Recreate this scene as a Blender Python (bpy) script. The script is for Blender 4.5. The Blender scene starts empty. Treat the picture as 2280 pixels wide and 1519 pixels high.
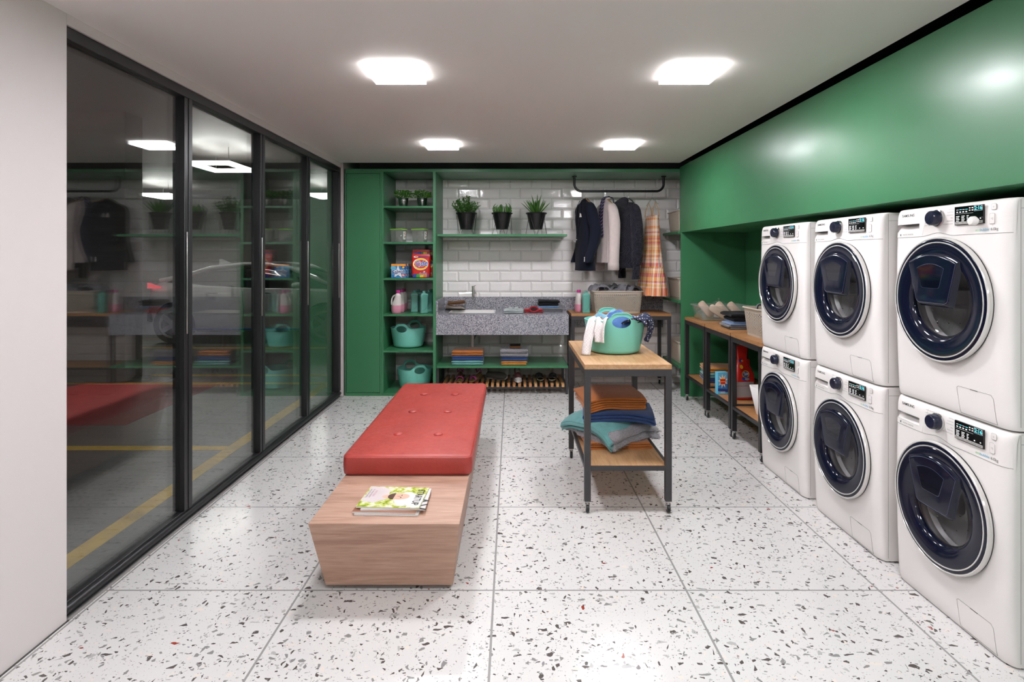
import bpy, bmesh, math, random
from mathutils import Vector, Matrix, noise
R = math.radians
PI = math.pi
sc = bpy.context.scene
COL = sc.collection

# ---------------------------------------------------------------- camera, world, exposure
cam_d = bpy.data.cameras.new('camera')
cam = bpy.data.objects.new('camera', cam_d)
COL.objects.link(cam)
cam.location = (0, 0, 1.48)
cam.rotation_euler = (PI / 2, 0, 0)
cam_d.lens = 20.0
cam_d.sensor_width = 36.0
cam_d.sensor_fit = 'HORIZONTAL'
cam_d.shift_y = -187.5 / 2280
cam_d.clip_start = 0.05
sc.camera = cam
w = bpy.data.worlds.new('world')
sc.world = w
w.use_nodes = True
w.node_tree.nodes['Background'].inputs[0].default_value = (0.5, 0.5, 0.52, 1)
w.node_tree.nodes['Background'].inputs[1].default_value = 0.02
sc.view_settings.view_transform = 'Standard'
sc.view_settings.look = 'None'
sc.view_settings.gamma = 1.0
sc.view_settings.use_curve_mapping = False
sc.view_settings.exposure = 0.0
cy = sc.cycles
cy.use_denoising = True
cy.max_bounces = 10
cy.diffuse_bounces = 5
cy.glossy_bounces = 5
cy.transparent_max_bounces = 24
cy.transmission_bounces = 8
cy.caustics_reflective = False
cy.caustics_refractive = False
cy.sample_clamp_indirect = 5.0
PANEL_EMIT = 121.0        # ceiling panels of the laundry
GARAGE_EMIT = 30.0       # LED frames in the garage

# ---------------------------------------------------------------- materials
def lin(h):
    if not isinstance(h, str):
        return (*h, 1.0) if len(h) == 3 else h
    h = h.lstrip('#')
    c = [int(h[i:i + 2], 16) / 255 for i in (0, 2, 4)]
    return tuple(x / 12.92 if x <= 0.04045 else ((x + 0.055) / 1.055) ** 2.4 for x in c) + (1.0,)

class NT:
    def __init__(s, name):
        s.m = bpy.data.materials.new(name)
        s.m.use_nodes = True
        s.t = s.m.node_tree
        s.b = s.t.nodes['Principled BSDF']
        s.out = s.t.nodes['Material Output']
    def n(s, typ, **kw):
        nd = s.t.nodes.new(typ)
        for k, v in kw.items():
            if k in nd.inputs.keys() if isinstance(k, str) else False:
                nd.inputs[k].default_value = v
            else:
                setattr(nd, k, v)
        return nd
    def l(s, a, b):
        s.t.links.new(a, b)
    def set(s, **kw):
        for k, v in kw.items():
            s.b.inputs[k].default_value = v
    def coord(s, scale=(1, 1, 1), rot=(0, 0, 0), kind='Object'):
        tc = s.n('ShaderNodeTexCoord')
        mp = s.n('ShaderNodeMapping')
        mp.inputs['Scale'].default_value = scale
        mp.inputs['Rotation'].default_value = rot
        s.l(tc.outputs[kind], mp.inputs['Vector'])
        return mp.outputs[0]
    def noise(s, vec, scale, detail=4, rough=.5, dist=0):
        nz = s.n('ShaderNodeTexNoise')
        nz.inputs['Scale'].default_value = scale
        nz.inputs['Detail'].default_value = detail
        nz.inputs['Roughness'].default_value = rough
        nz.inputs['Distortion'].default_value = dist
        if vec: s.l(vec, nz.inputs['Vector'])
        return nz.outputs['Fac']
    def ramp(s, fac, stops, interp='LINEAR'):
        r = s.n('ShaderNodeValToRGB')
        r.color_ramp.interpolation = interp
        e = r.color_ramp.elements
        while len(e) < len(stops): e.new(0.5)
        for i, (p, c) in enumerate(stops):
            e[i].position = p; e[i].color = lin(c)
        s.l(fac, r.inputs[0])
        return r.outputs[0]
    def mathn(s, op, a, b=None, clamp=False):
        m = s.n('ShaderNodeMath', operation=op, use_clamp=clamp)
        for i, v in enumerate((a, b)):
            if v is None: continue
            if isinstance(v, (int, float)): m.inputs[i].default_value = v
            else: s.l(v, m.inputs[i])
        return m.outputs[0]
    def mix(s, fac, a, b):
        m = s.n('ShaderNodeMix', data_type='RGBA')
        for sock, v in ((m.inputs[0], fac), (m.inputs[6], a), (m.inputs[7], b)):
            if isinstance(v, (int, float)): sock.default_value = v
            elif isinstance(v, (str, tuple)): sock.default_value = lin(v)
            else: s.l(v, sock)
        return m.outputs[2]
    def bump(s, h, strength=.2, dist=.01):
        b = s.n('ShaderNodeBump')
        b.inputs['Strength'].default_value = strength
        b.inputs['Distance'].default_value = dist
        s.l(h, b.inputs['Height'])
        s.l(b.outputs[0], s.b.inputs['Normal'])

MATS = {}
def mat(name, col, rough=.5, metal=0.0, bump=None, vary=None, spec=.5, emit=0, coat=0, sheen=0):
    """plain coloured material; vary = (scale, amount) mottling, bump = (scale, strength)"""
    if name in MATS: return MATS[name]
    t = NT(name)
    c = lin(col)
    t.set(**{'Base Color': c, 'Roughness': rough, 'Metallic': metal, 'Specular IOR Level': spec})
    if coat: t.set(**{'Coat Weight': coat, 'Coat Roughness': .05})
    if sheen: t.set(**{'Sheen Weight': sheen, 'Sheen Roughness': .5})
    v = None
    if vary or bump: v = t.coord()
    if vary:
        f = t.noise(v, vary[0], 5)
        a = tuple(max(0, x * (1 - vary[1])) for x in c[:3]) + (1,)
        b = tuple(min(1, x * (1 + vary[1])) for x in c[:3]) + (1,)
        t.l(t.ramp(f, [(.3, a), (.7, b)]), t.b.inputs['Base Color'])
    if bump:
        t.bump(t.noise(v, bump[0], 5), bump[1])
    if emit:
        t.set(**{'Emission Color': c, 'Emission Strength': emit})
    MATS[name] = t.m
    return t.m

def fabric(name, col, scale=900, strength=.25, sheen=.3, vary=.12):
    if name in MATS: return MATS[name]
    t = NT(name)
    c = tuple(x * .82 for x in lin(col)[:3]) + (1,)
    v = t.coord()
    f = t.noise(v, 26, 6, .6)
    a = tuple(x * (1 - vary) for x in c[:3]) + (1,)
    b = tuple(min(1, x * (1 + vary)) for x in c[:3]) + (1,)
    t.l(t.ramp(f, [(.3, a), (.7, b)]), t.b.inputs['Base Color'])
    t.set(**{'Roughness': .9, 'Sheen Weight': sheen, 'Specular IOR Level': .15})
    t.bump(t.noise(v, scale * .35, 3), strength, .004)
    MATS[name] = t.m
    return t.m

def wood(name, dark, mid, light, axis='x', scale=1.0, rough=.45):
    if name in MATS: return MATS[name]
    t = NT(name)
    st = {'x': (1.2, 16, 16), 'y': (16, 1.2, 16), 'z': (16, 16, 1.2)}[axis]
    v = t.coord(tuple(k * scale for k in st))
    warp = t.noise(v, .7, 3, .5)
    f1 = t.noise(v, 1.6, 8, .62, 1.6)
    v2 = t.coord(tuple(k * scale * 4 for k in st))
    f2 = t.noise(v2, 2.5, 4, .6)
    base = t.ramp(f1, [(.28, dark), (.48, mid), (.7, light)])
    fine = t.ramp(f2, [(.35, (.72, .68, .65)), (.6, (1, 1, 1))])
    m = t.n('ShaderNodeMix', data_type='RGBA', blend_type='MULTIPLY')
    m.inputs[0].default_value = .55
    t.l(base, m.inputs[6]); t.l(fine, m.inputs[7])
    dk = t.n('ShaderNodeMix', data_type='RGBA', blend_type='MULTIPLY'); dk.inputs[0].default_value = 1; dk.inputs[7].default_value = (.74, .74, .76, 1)
    t.l(m.outputs[2], dk.inputs[6])
    t.l(dk.outputs[2], t.b.inputs['Base Color'])
    t.set(Roughness=rough)
    t.bump(f2, .08, .003)
    MATS[name] = t.m
    return t.m

def glassy(name, tint=(1, 1, 1), ior=1.5, rough=0.0, refl=1.0, base=None, bw=0.0):
    """thin glass / clear plastic: see-through with fresnel reflections"""
    if name in MATS: return MATS[name]
    t = NT(name)
    tr = t.n('ShaderNodeBsdfTransparent'); tr.inputs[0].default_value = lin(tint)
    gl = t.n('ShaderNodeBsdfGlossy'); gl.inputs['Roughness'].default_value = rough
    gl.inputs['Color'].default_value = (refl, refl, refl, 1)
    geo = t.n('ShaderNodeNewGeometry')
    dt = t.n('ShaderNodeVectorMath', operation='DOT_PRODUCT')
    t.l(geo.outputs['Incoming'], dt.inputs[0]); t.l(geo.outputs['Normal'], dt.inputs[1])
    f0 = ((ior - 1) / (ior + 1)) ** 2
    gr = t.mathn('POWER', t.mathn('SUBTRACT', 1.0, t.mathn('ABSOLUTE', dt.outputs['Value']), True), 5)
    fac = t.mathn('ADD', t.mathn('MULTIPLY', gr, 1 - f0), f0, True)
    body = tr.outputs[0]
    if base:
        df = t.n('ShaderNodeBsdfDiffuse'); df.inputs[0].default_value = lin(base)
        mx = t.n('ShaderNodeMixShader'); mx.inputs[0].default_value = bw
        t.l(tr.outputs[0], mx.inputs[1]); t.l(df.outputs[0], mx.inputs[2])
        body = mx.outputs[0]
    ms = t.n('ShaderNodeMixShader')
    t.l(fac, ms.inputs[0]); t.l(body, ms.inputs[1]); t.l(gl.outputs[0], ms.inputs[2])
    t.l(ms.outputs[0], t.out.inputs['Surface'])
    MATS[name] = t.m
    return t.m

def terrazzo():
    t = NT('terrazzo_tiles')
    tc = t.n('ShaderNodeTexCoord'); P = tc.outputs['Object']
    nz = t.n('ShaderNodeTexNoise'); nz.inputs['Scale'].default_value = 26; nz.inputs['Detail'].default_value = 2
    t.l(P, nz.inputs['Vector'])
    def warped(amp, off, stretch, rot):
        v = t.n('ShaderNodeVectorMath', operation='SCALE'); t.l(nz.outputs['Color'], v.inputs[0]); v.inputs['Scale'].default_value = amp
        a = t.n('ShaderNodeVectorMath', operation='ADD'); t.l(P, a.inputs[0]); t.l(v.outputs[0], a.inputs[1])
        mp = t.n('ShaderNodeMapping'); mp.inputs['Location'].default_value = off
        mp.inputs['Scale'].default_value = stretch; mp.inputs['Rotation'].default_value = (0, 0, rot)
        t.l(a.outputs[0], mp.inputs['Vector'])
        return mp.outputs[0]
    cur = None
    col = t.ramp(t.noise(P, 300, 3), [(.3, '#c8c6c4'), (.7, '#d0cecc')])
    layers = [(44, .13, .19, .13, (0, 0, 0), (.6, 1, 1), .5), (56, .15, .18, .15, (3.1, 7.7, 0), (1, .6, 1), .35),
              (92, .15, .18, .14, (9.3, 2.2, 0), (.65, 1, 1), 1.1), (170, .11, .22, .1, (4, 4, 0), (1, 1, 1), 0)]
    for i, (scale, keep, thr, thv, off, st, rot) in enumerate(layers):
        v = warped(.02, off, st, rot)
        e = t.n('ShaderNodeTexVoronoi', voronoi_dimensions='2D', feature='DISTANCE_TO_EDGE'); e.inputs['Scale'].default_value = scale
        c = t.n('ShaderNodeTexVoronoi', voronoi_dimensions='2D', feature='F1'); c.inputs['Scale'].default_value = scale
        t.l(v, e.inputs['Vector']); t.l(v, c.inputs['Vector'])
        sep = t.n('ShaderNodeSeparateColor'); t.l(c.outputs['Color'], sep.inputs[0])
        thresh = t.mathn('ADD', t.mathn('MULTIPLY', sep.outputs[0], thv), thr)
        inside = t.mathn('GREATER_THAN', e.outputs['Distance'], thresh)
        kept = t.mathn('LESS_THAN', sep.outputs[1], keep)
        msk = t.mathn('MULTIPLY', inside, kept)
        if i < 3:
            cc = t.ramp(sep.outputs[2], [(0, '#544d4b'), (.36, '#858381'), (.68, '#aaa8a5'), (.84, '#d6ccc2'), (.99, '#8e3a2c')], 'CONSTANT')
        else:
            cc = t.ramp(sep.outputs[2], [(0, '#7c7876'), (.5, '#aaa8a5')], 'CONSTANT')
        col = t.mix(msk, col, cc)
    # tile joints
    sx = t.n('ShaderNodeSeparateXYZ'); t.l(P, sx.inputs[0])
    def joint(sock, off, pitch, wd):
        a = t.mathn('PINGPONG', t.mathn('ADD', sock, off), pitch / 2)
        return t.mathn('LESS_THAN', a, wd / 2)
    jx = joint(sx.outputs[0], .081 + .854 * 10, .854, .009)
    jy = joint(sx.outputs[1], -2.524 + .8400 * 10, .8400, .0085)
    j = t.mathn('MAXIMUM', jx, jy)
    col = t.mix(j, col, '#8f8d8b')
    t.l(col, t.b.inputs['Base Color'])
    rg = t.ramp(t.noise(P, 3.0, 5), [(.3, (.16, .16, .16)), (.7, (.24, .24, .24))])
    t.l(rg, t.b.inputs['Roughness'])
    t.set(**{'Specular IOR Level': .45})
    t.bump(t.mathn('SUBTRACT', 1.0, j), .25, .002)
    MATS['terrazzo'] = t.m
    return t.m

def granite():
    t = NT('grey_granite')
    v = t.coord()
    vo = t.n('ShaderNodeTexVoronoi'); vo.inputs['Scale'].default_value = 230; t.l(v, vo.inputs['Vector'])
    sep = t.n('ShaderNodeSeparateColor'); t.l(vo.outputs['Color'], sep.inputs[0])
    n2 = t.noise(v, 260, 4, .7)
    a = t.mathn('ADD', t.mathn('MULTIPLY', sep.outputs[0], .6), t.mathn('MULTIPLY', n2, .4))
    t.l(t.ramp(a, [(.2, '#35373f'), (.36, '#636570'), (.5, '#8b8b95'), (.62, '#a7a4aa'), (.8, '#c2bfc3')]), t.b.inputs['Base Color'])
    t.set(Roughness=.16)
    MATS['granite'] = t.m
    return t.m

def concrete(name, a, b, rough=.55, boards=True):
    t = NT(name)
    v = t.coord((.5, 3.0, 3.0) if boards else (1, 1, 1))
    f = t.noise(v, 4, 8, .65)
    f2 = t.noise(t.coord((1.2, 9, 9)), 9, 5, .7)
    m = t.mathn('ADD', t.mathn('MULTIPLY', f, .65), t.mathn('MULTIPLY', f2, .35))
    t.l(t.ramp(m, [(.35, a), (.65, b)]), t.b.inputs['Base Color'])
    t.set(Roughness=rough)
    t.bump(m, .25, .01)
    MATS[name] = t.m
    return t.m

def green_paint():
    t = NT('green_lacquer')
    v = t.coord((1, 1, 1))
    f = t.noise(v, 3, 6, .6)
    t.set(**{'Base Color': lin('#38744e')})
    rg = t.ramp(t.noise(t.coord((1, 1, 2)), 2.5, 3, .5), [(.3, (.29, .29, .29)), (.7, (.38, .38, .38))])
    t.l(rg, t.b.inputs['Roughness'])
    t.set(**{'Specular IOR Level': .5})
    MATS['green'] = t.m
    return t.m

def glossy_tile():
    t = NT('white_subway_tile')
    v = t.coord()
    f = t.noise(v, 9, 4, .6)
    t.l(t.ramp(t.noise(v, 2.3, 3), [(.3, '#ebe7e5'), (.7, '#f1edeb')]), t.b.inputs['Base Color'])
    t.set(Roughness=.07)
    t.bump(f, .18, .012)
    MATS['tile'] = t.m
    return t.m

def red_leather():
    t = NT('red_leather')
    v = t.coord()
    f = t.noise(v, 5, 5, .6)
    t.l(t.ramp(f, [(.3, '#97332d'), (.7, '#a93d36')]), t.b.inputs['Base Color'])
    vo = t.n('ShaderNodeTexVoronoi', feature='DISTANCE_TO_EDGE'); vo.inputs['Scale'].default_value = 190; t.l(v, vo.inputs['Vector'])
    h = t.mathn('ADD', t.mathn('MULTIPLY', vo.outputs['Distance'], .5), t.noise(v, 60, 5, .65))
    t.l(t.ramp(t.noise(v, 35, 6, .7), [(.35, (.33, .33, .33)), (.7, (.5, .5, .5))]), t.b.inputs['Roughness'])
    t.bump(h, .22, .004)
    MATS['red'] = t.m
    return t.m

def plaid():
    t = NT('orange_plaid_cotton')
    v = t.coord()
    sx = t.n('ShaderNodeSeparateXYZ'); t.l(v, sx.inputs[0])
    def stripes(sock, scale, off):
        c = t.n('ShaderNodeCombineXYZ'); t.l(sock, c.inputs[0]); c.inputs[1].default_value = off
        w = t.n('ShaderNodeTexVoronoi', voronoi_dimensions='2D'); w.inputs['Scale'].default_value = scale
        w.inputs['Randomness'].default_value = .9
        t.l(c.outputs[0], w.inputs['Vector'])
        s = t.n('ShaderNodeSeparateColor'); t.l(w.outputs['Color'], s.inputs[0])
        return s.outputs[0]
    diag = t.mathn('ADD', sx.outputs[0], t.mathn('MULTIPLY', sx.outputs[1], .8))
    a = t.ramp(stripes(diag, 110, 3.2), [(0, '#cf7a45'), (.22, '#d6a860'), (.42, '#c25a72'), (.6, '#e2d6c8'), (.85, '#d98b55')], 'CONSTANT')
    b = t.ramp(stripes(sx.outputs[2], 46, 7.1), [(0, '#d78e55'), (.25, '#c24c66'), (.5, '#dfb45f'), (.7, '#e0d2c4')], 'CONSTANT')
    t.l(t.mix(.45, a, b), t.b.inputs['Base Color'])
    t.set(**{'Roughness': .85, 'Specular IOR Level': .2})
    MATS['plaid'] = t.m
    return t.m

def dotted():
    t = NT('navy_polka_dot_cotton')
    v = t.coord()
    vo = t.n('ShaderNodeTexVoronoi'); vo.inputs['Scale'].default_value = 70; vo.inputs['Randomness'].default_value = .35
    t.l(v, vo.inputs['Vector'])
    m = t.mathn('LESS_THAN', vo.outputs['Distance'], .27)
    t.l(t.mix(m, '#1c2440', '#d9d3cf'), t.b.inputs['Base Color'])
    t.set(Roughness=.85)
    MATS['dots'] = t.m
    return t.m

def checked():
    t = NT('white_checked_cotton')
    v = t.coord()
    ch = t.n('ShaderNodeTexChecker'); ch.inputs['Scale'].default_value = 110
    ch.inputs['Color1'].default_value = lin('#d9d3d1'); ch.inputs['Color2'].default_value = lin('#cbc4c3')
    t.l(v, ch.inputs['Vector'])
    t.l(ch.outputs[0], t.b.inputs['Base Color'])
    t.set(Roughness=.9)
    MATS['check'] = t.m
    return t.m

def knit():
    t = NT('charcoal_cable_knit')
    v = t.coord()
    sx = t.n('ShaderNodeSeparateXYZ'); t.l(v, sx.inputs[0])
    rib = t.mathn('SINE', t.mathn('MULTIPLY', t.mathn('ADD', sx.outputs[0], t.mathn('MULTIPLY', t.mathn('SINE', t.mathn('MULTIPLY', sx.outputs[2], 60)), .012)), 420))
    rib2 = t.mathn('SINE', t.mathn('MULTIPLY', t.mathn('ADD', sx.outputs[1], t.mathn('MULTIPLY', t.mathn('SINE', t.mathn('MULTIPLY', sx.outputs[2], 60)), .012)), 420))
    h = t.mathn('ADD', rib, rib2)
    t.l(t.ramp(t.mathn('ADD', t.mathn('MULTIPLY', h, .25), .5), [(.1, '#15151d'), (.8, '#2c2b37')]), t.b.inputs['Base Color'])
    t.set(**{'Roughness': .95, 'Sheen Weight': .06, 'Specular IOR Level': .2})
    t.bump(h, .7, .006)
    MATS['knit'] = t.m
    return t.m

def tie_stripe():
    t = NT('dark_striped_silk')
    v = t.coord((1, 1, 1), (0, .7, 0))
    sx = t.n('ShaderNodeSeparateXYZ'); t.l(v, sx.inputs[0])
    m = t.mathn('GREATER_THAN', t.mathn('SINE', t.mathn('MULTIPLY', sx.outputs[2], 210)), .55)
    t.l(t.mix(m, '#1b1a26', '#7a6a94'), t.b.inputs['Base Color'])
    t.set(Roughness=.5)
    MATS['tie'] = t.m
    return t.m

def slat_wood():
    t = NT('rack_slat_wood')
    g = t.n('ShaderNodeNewGeometry')
    v = t.coord((8, 1, 8))
    f = t.noise(v, 6, 6, .6)
    a = t.ramp(g.outputs['Random Per Island'], [(0, '#a4683c'), (.4, '#b98552'), (.75, '#c79c6a'), (1, '#b57a50')])
    b = t.ramp(f, [(.3, (.7, .7, .7)), (.7, (1, 1, 1))])
    m = t.n('ShaderNodeMix', data_type='RGBA', blend_type='MULTIPLY'); m.inputs[0].default_value = .5
    t.l(a, m.inputs[6]); t.l(b, m.inputs[7]); t.l(m.outputs[2], t.b.inputs['Base Color'])
    t.set(Roughness=.5)
    MATS['slat'] = t.m
    return t.m

def fleece(name, col, col2):
    t = NT(name)
    v = t.coord()
    f = t.noise(v, 160, 5, .7)
    t.l(t.ramp(f, [(.3, col), (.7, col2)]), t.b.inputs['Base Color'])
    t.set(**{'Roughness': 1.0, 'Sheen Weight': .5, 'Specular IOR Level': .1})
    t.bump(f, .9, .012)
    MATS[name] = t.m
    return t.m

def leafy_print():
    t = NT('leafy_cover_print')
    v = t.coord()
    f = t.noise(v, 34, 5, .6)
    t.l(t.ramp(f, [(.32, '#6d8726'), (.45, '#aeb64a'), (.56, '#d2d4ae'), (.66, '#d8d7d2')]), t.b.inputs['Base Color'])
    t.set(Roughness=.25)
    MATS['leafy'] = t.m
    return t.m

GREEN = green_paint(); TILE = glossy_tile(); GRAN = granite(); FLOOR = terrazzo(); RED = red_leather()
WHITEW = mat('white_wall_paint', '#d2cac9', .6, bump=(180, .03))
CEILM = mat('white_ceiling_paint', '#f1ecea', .65)
DARK = mat('dark_recess', '#141414', .8)
BLACKM = mat('black_aluminium', '#1b1b1d', .38, .0, spec=.5)
STEELD = mat('dark_grey_steel', '#3a383a', .42, .2, vary=(30, .06))
STEELB = mat('black_steel', '#232224', .4, .2)
CHROME = mat('chrome', '#d8d8d8', .08, 1.0)
STEEL = mat('brushed_steel', '#b9b7b5', .28, 1.0)
GALV = mat('galvanised_metal', '#b4b2b0', .25, 1.0, bump=(18, .05))
OAK = wood('light_oak', '#b98a5c', '#cfa273', '#dcb386', 'y', 1.0)
OAKX = wood('light_oak_across', '#9a6a40', '#b58150', '#c4925f', 'x', 1.0)
ASH = wood('pinkish_walnut_veneer', '#a97f6c', '#c59d86', '#d3ae97', 'x', .75)
WHITEP = mat('white_plastic', '#e6e2df', .28)
WHITEE = mat('white_enamel', '#e8e4e1', .25)
GREYL = mat('grey_seam', '#8a8785', .5)
NAVY = mat('navy_gloss', '#0e1224', .10, spec=.4)
NAVYK = mat('navy_knob', '#171b30', .22)
BLACKG = mat('black_display', '#08080a', .08)
CYAN = mat('cyan_digits', '#5fd6e6', .5, emit=1.2)
ICON = mat('white_icons', '#e6e6e6', .5, emit=.35)
INK = mat('black_ink', '#141414', .5)
GINK = mat('grey_ink', '#8f8c8a', .5)
TEAL = mat('mint_plastic', '#78c6b6', .33, spec=.45)
TEALB = mat('teal_bottle_plastic', '#5e9c8f', .3)
BEIGE = mat('beige_plastic', '#b6aa9a', .5)
CAPP = mat('magenta_cap', '#b02f7d', .35)
BOTW = mat('milky_bottle', '#cfc8c4', .35)
BOTP = mat('pink_liquid', '#d08aa0', .35)
POTB = mat('black_pot', '#161516', .35, vary=(25, .5))
WIRE = mat('black_wire', '#151516', .4, .3)
SOIL = mat('soil', '#241a13', .95, bump=(90, .6))
LEAF1 = mat('leaf_bright', '#4a8a24', .45, vary=(20, .35))
LEAF2 = mat('leaf_dark', '#3d6b26', .45, vary=(20, .4))
LEAF3 = mat('leaf_aloe', '#44702c', .4, vary=(12, .35))
ORANGE = fabric('orange_wool', '#b5682a')
ORANGE2 = fabric('amber_terry', '#c07f36')
BLUE = fabric('royal_blue_wool', '#2c4474')
BLUE2 = fabric('blue_cotton', '#4a6ca4')
TEALF = fabric('teal_fleece', '#70a9a9')
SKYF = fabric('sky_blue_cotton', '#7fb0c8')
GREYF = fleece('grey_shag', '#77737a', '#b5b1b5')
GREYC = fabric('grey_jersey', '#77757b', sheen=.1)
GREYP = fabric('pale_grey_polo', '#a9b1b1')
REDF = fabric('red_polo', '#9e2029')
BLKF = fabric('black_denim', '#1b1b1e', sheen=.05)
JEAN = fabric('blue_denim', '#6f8cb3')
GDEN = fabric('grey_denim', '#77777a')
NAVF = fabric('navy_wool', '#141826', sheen=.04, vary=.06)
PINKF = fabric('pale_pink_cotton', '#d0c1bd', vary=.05)
KNIT = knit(); PLAID = plaid(); DOTS = dotted(); CHECK = checked(); TIE = tie_stripe(); SLAT = slat_wood(); LEAFY = leafy_print()
PAPER = mat('paper', '#dcd8d4', .6)
GLASSW = glassy('window_glass', (.95, .96, .96), 1.72)
CLEAR = glassy('clear_plastic', (.96, .97, .96), 1.45, .04, base='#cfcfcc', bw=.13)
KEEPER = glassy('cloudy_plastic', (.92, .93, .92), 1.5, .05, base='#c4c4c0', bw=.22)
CLEARJ = glassy('clear_jar_glass', (.93, .95, .94), 1.75, base='#d5dad8', bw=.05)
DOORGL = glassy('smoked_door_glass', (.92, .93, .96), 1.45)
RUBBER = mat('black_rubber', '#0f0f10', .5)

# ---------------------------------------------------------------- geometry builder
class G:
    def __init__(s, M=None):
        s.v = []; s.f = []; s.mi = []; s.M = M or Matrix()
    def add(s, vs, fs, mi=0):
        o = len(s.v)
        s.v.extend([tuple(s.M @ Vector(p)) for p in vs])
        s.f.extend([tuple(o + i for i in f) for f in fs])
        s.mi.extend([mi] * len(fs))
        return s
    def box(s, x0, x1, y0, y1, z0, z1, mi=0):
        return s.add([(x0, y0, z0), (x1, y0, z0), (x1, y1, z0), (x0, y1, z0), (x0, y0, z1), (x1, y0, z1), (x1, y1, z1), (x0, y1, z1)],
                     [(0, 3, 2, 1), (4, 5, 6, 7), (0, 1, 5, 4), (1, 2, 6, 5), (2, 3, 7, 6), (3, 0, 4, 7)], mi)
    def hexa(s, bot, top, mi=0):
        return s.add(list(bot) + list(top), [(0, 3, 2, 1), (4, 5, 6, 7), (0, 1, 5, 4), (1, 2, 6, 5), (2, 3, 7, 6), (3, 0, 4, 7)], mi)
    def loft(s, rings, c0=True, c1=True, mi=0, closed=True):
        n = len(rings[0]); vs = [p for r in rings for p in r]; fs = []
        m = n if closed else n - 1
        for i in range(len(rings) - 1):
            for j in range(m):
                k = (j + 1) % n
                fs.append((i * n + j, i * n + k, (i + 1) * n + k, (i + 1) * n + j))
        if c0: fs.append(tuple(range(n - 1, -1, -1)))
        if c1: fs.append(tuple((len(rings) - 1) * n + j for j in range(n)))
        return s.add(vs, fs, mi)
    def lathe(s, prof, n=32, c=(0, 0, 0), sx=1, sy=1, mi=0, c0=False, c1=False, axis='z'):
        rings = []
        for r, z in prof:
            ring = []
            for j in range(n):
                a = 2 * PI * j / n
                x, y = r * sx * math.cos(a), r * sy * math.sin(a)
                p = (x, y, z) if axis == 'z' else ((x, -z, y) if axis == 'y' else (z, x, y))
                ring.append((p[0] + c[0], p[1] + c[1], p[2] + c[2]))
            rings.append(ring)
        return s.loft(rings, c0, c1, mi)
    def tube(s, pts, r, n=10, mi=0, closed=False, caps=True):
        pts = [Vector(p) for p in pts]
        rs = r if isinstance(r, (list, tuple)) else [r] * len(pts)
        rings = []; up = None
        N = len(pts)
        for i, p in enumerate(pts):
            if closed: t = pts[(i + 1) % N] - pts[i - 1]
            else: t = pts[min(i + 1, N - 1)] - pts[max(i - 1, 0)]
            if t.length < 1e-9: t = Vector((0, 0, 1))
            t.normalize()
            if up is None:
                up = Vector((0, 0, 1)) if abs(t.z) < .9 else Vector((1, 0, 0))
            a = t.cross(up)
            if a.length < 1e-6: a = t.orthogonal()
            a.normalize(); b = a.cross(t).normalized(); up = b
            rings.append([tuple(p + a * (rs[i] * math.cos(2 * PI * j / n)) + b * (rs[i] * math.sin(2 * PI * j / n))) for j in range(n)])
        if closed:
            rings.append(rings[0])
            return s.loft(rings, False, False, mi)
        return s.loft(rings, caps, caps, mi)
    def grid(s, nu, nv, fn, mi=0, cu=False):
        vs = [fn(i / (nu - (0 if cu else 1)), j / (nv - 1)) for j in range(nv) for i in range(nu)]
        fs = []
        for j in range(nv - 1):
            for i in range(nu if cu else nu - 1):
                k = (i + 1) % nu
                fs.append((j * nu + i, j * nu + k, (j + 1) * nu + k, (j + 1) * nu + i))
        return s.add(vs, fs, mi)
    def poly(s, pts, mi=0):
        return s.add(pts, [tuple(range(len(pts)))], mi)
    def disc(s, c, rx, ry, n=28, mi=0, u=(1, 0, 0), v=(0, 0, 1)):
        u = Vector(u); v = Vector(v); c = Vector(c)
        return s.poly([tuple(c + u * (rx * math.cos(2 * PI * k / n)) + v * (ry * math.sin(2 * PI * k / n))) for k in range(n)], mi)
    def ball(s, c, rx, ry=None, rz=None, n=12, m=8, mi=0):
        ry = ry or rx; rz = rz or rx
        prof = [(math.sin(PI * k / m), -math.cos(PI * k / m)) for k in range(1, m)]
        rings = [[(c[0] + rx * r * math.cos(2 * PI * j / n), c[1] + ry * r * math.sin(2 * PI * j / n), c[2] + rz * z) for j in range(n)] for r, z in prof]
        return s.loft(rings, True, True, mi)
    def text(s, body, size, M, mi=0, shear=0, bold=0, align='CENTER', sx=1):
        vs, fs = text_mesh(body, shear, bold, align)
        T = M @ Matrix.Diagonal((size * sx, size, size, 1))
        return s.add([tuple(T @ Vector(p)) for p in vs], fs, mi)
    def build(s, name, mats, parent=None, bevel=0, seg=2, smooth=40, sub=0, solid=0, recalc=True):
        me = bpy.data.meshes.new(name)
        me.from_pydata(s.v, [], s.f)
        mats = mats if isinstance(mats, (list, tuple)) else [mats]
        for m in mats: me.materials.append(m)
        if len(mats) > 1: me.polygons.foreach_set('material_index', s.mi)
        if recalc:
            bm = bmesh.new(); bm.from_mesh(me)
            bmesh.ops.recalc_face_normals(bm, faces=bm.faces)
            bm.to_mesh(me); bm.free()
        if smooth:
            me.shade_smooth()
            if smooth < 180: me.set_sharp_from_angle(angle=R(smooth))
        ob = bpy.data.objects.new(name, me)
        COL.objects.link(ob)
        if parent: ob.parent = parent
        if solid:
            md = ob.modifiers.new('thickness', 'SOLIDIFY'); md.thickness = solid; md.offset = 0
        if bevel:
            md = ob.modifiers.new('edges', 'BEVEL'); md.width = bevel; md.segments = seg; md.limit_method = 'ANGLE'; md.angle_limit = R(40)
            md.harden_normals = False
        if sub:
            md = ob.modifiers.new('smooth', 'SUBSURF'); md.levels = sub; md.render_levels = sub
        return ob

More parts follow.
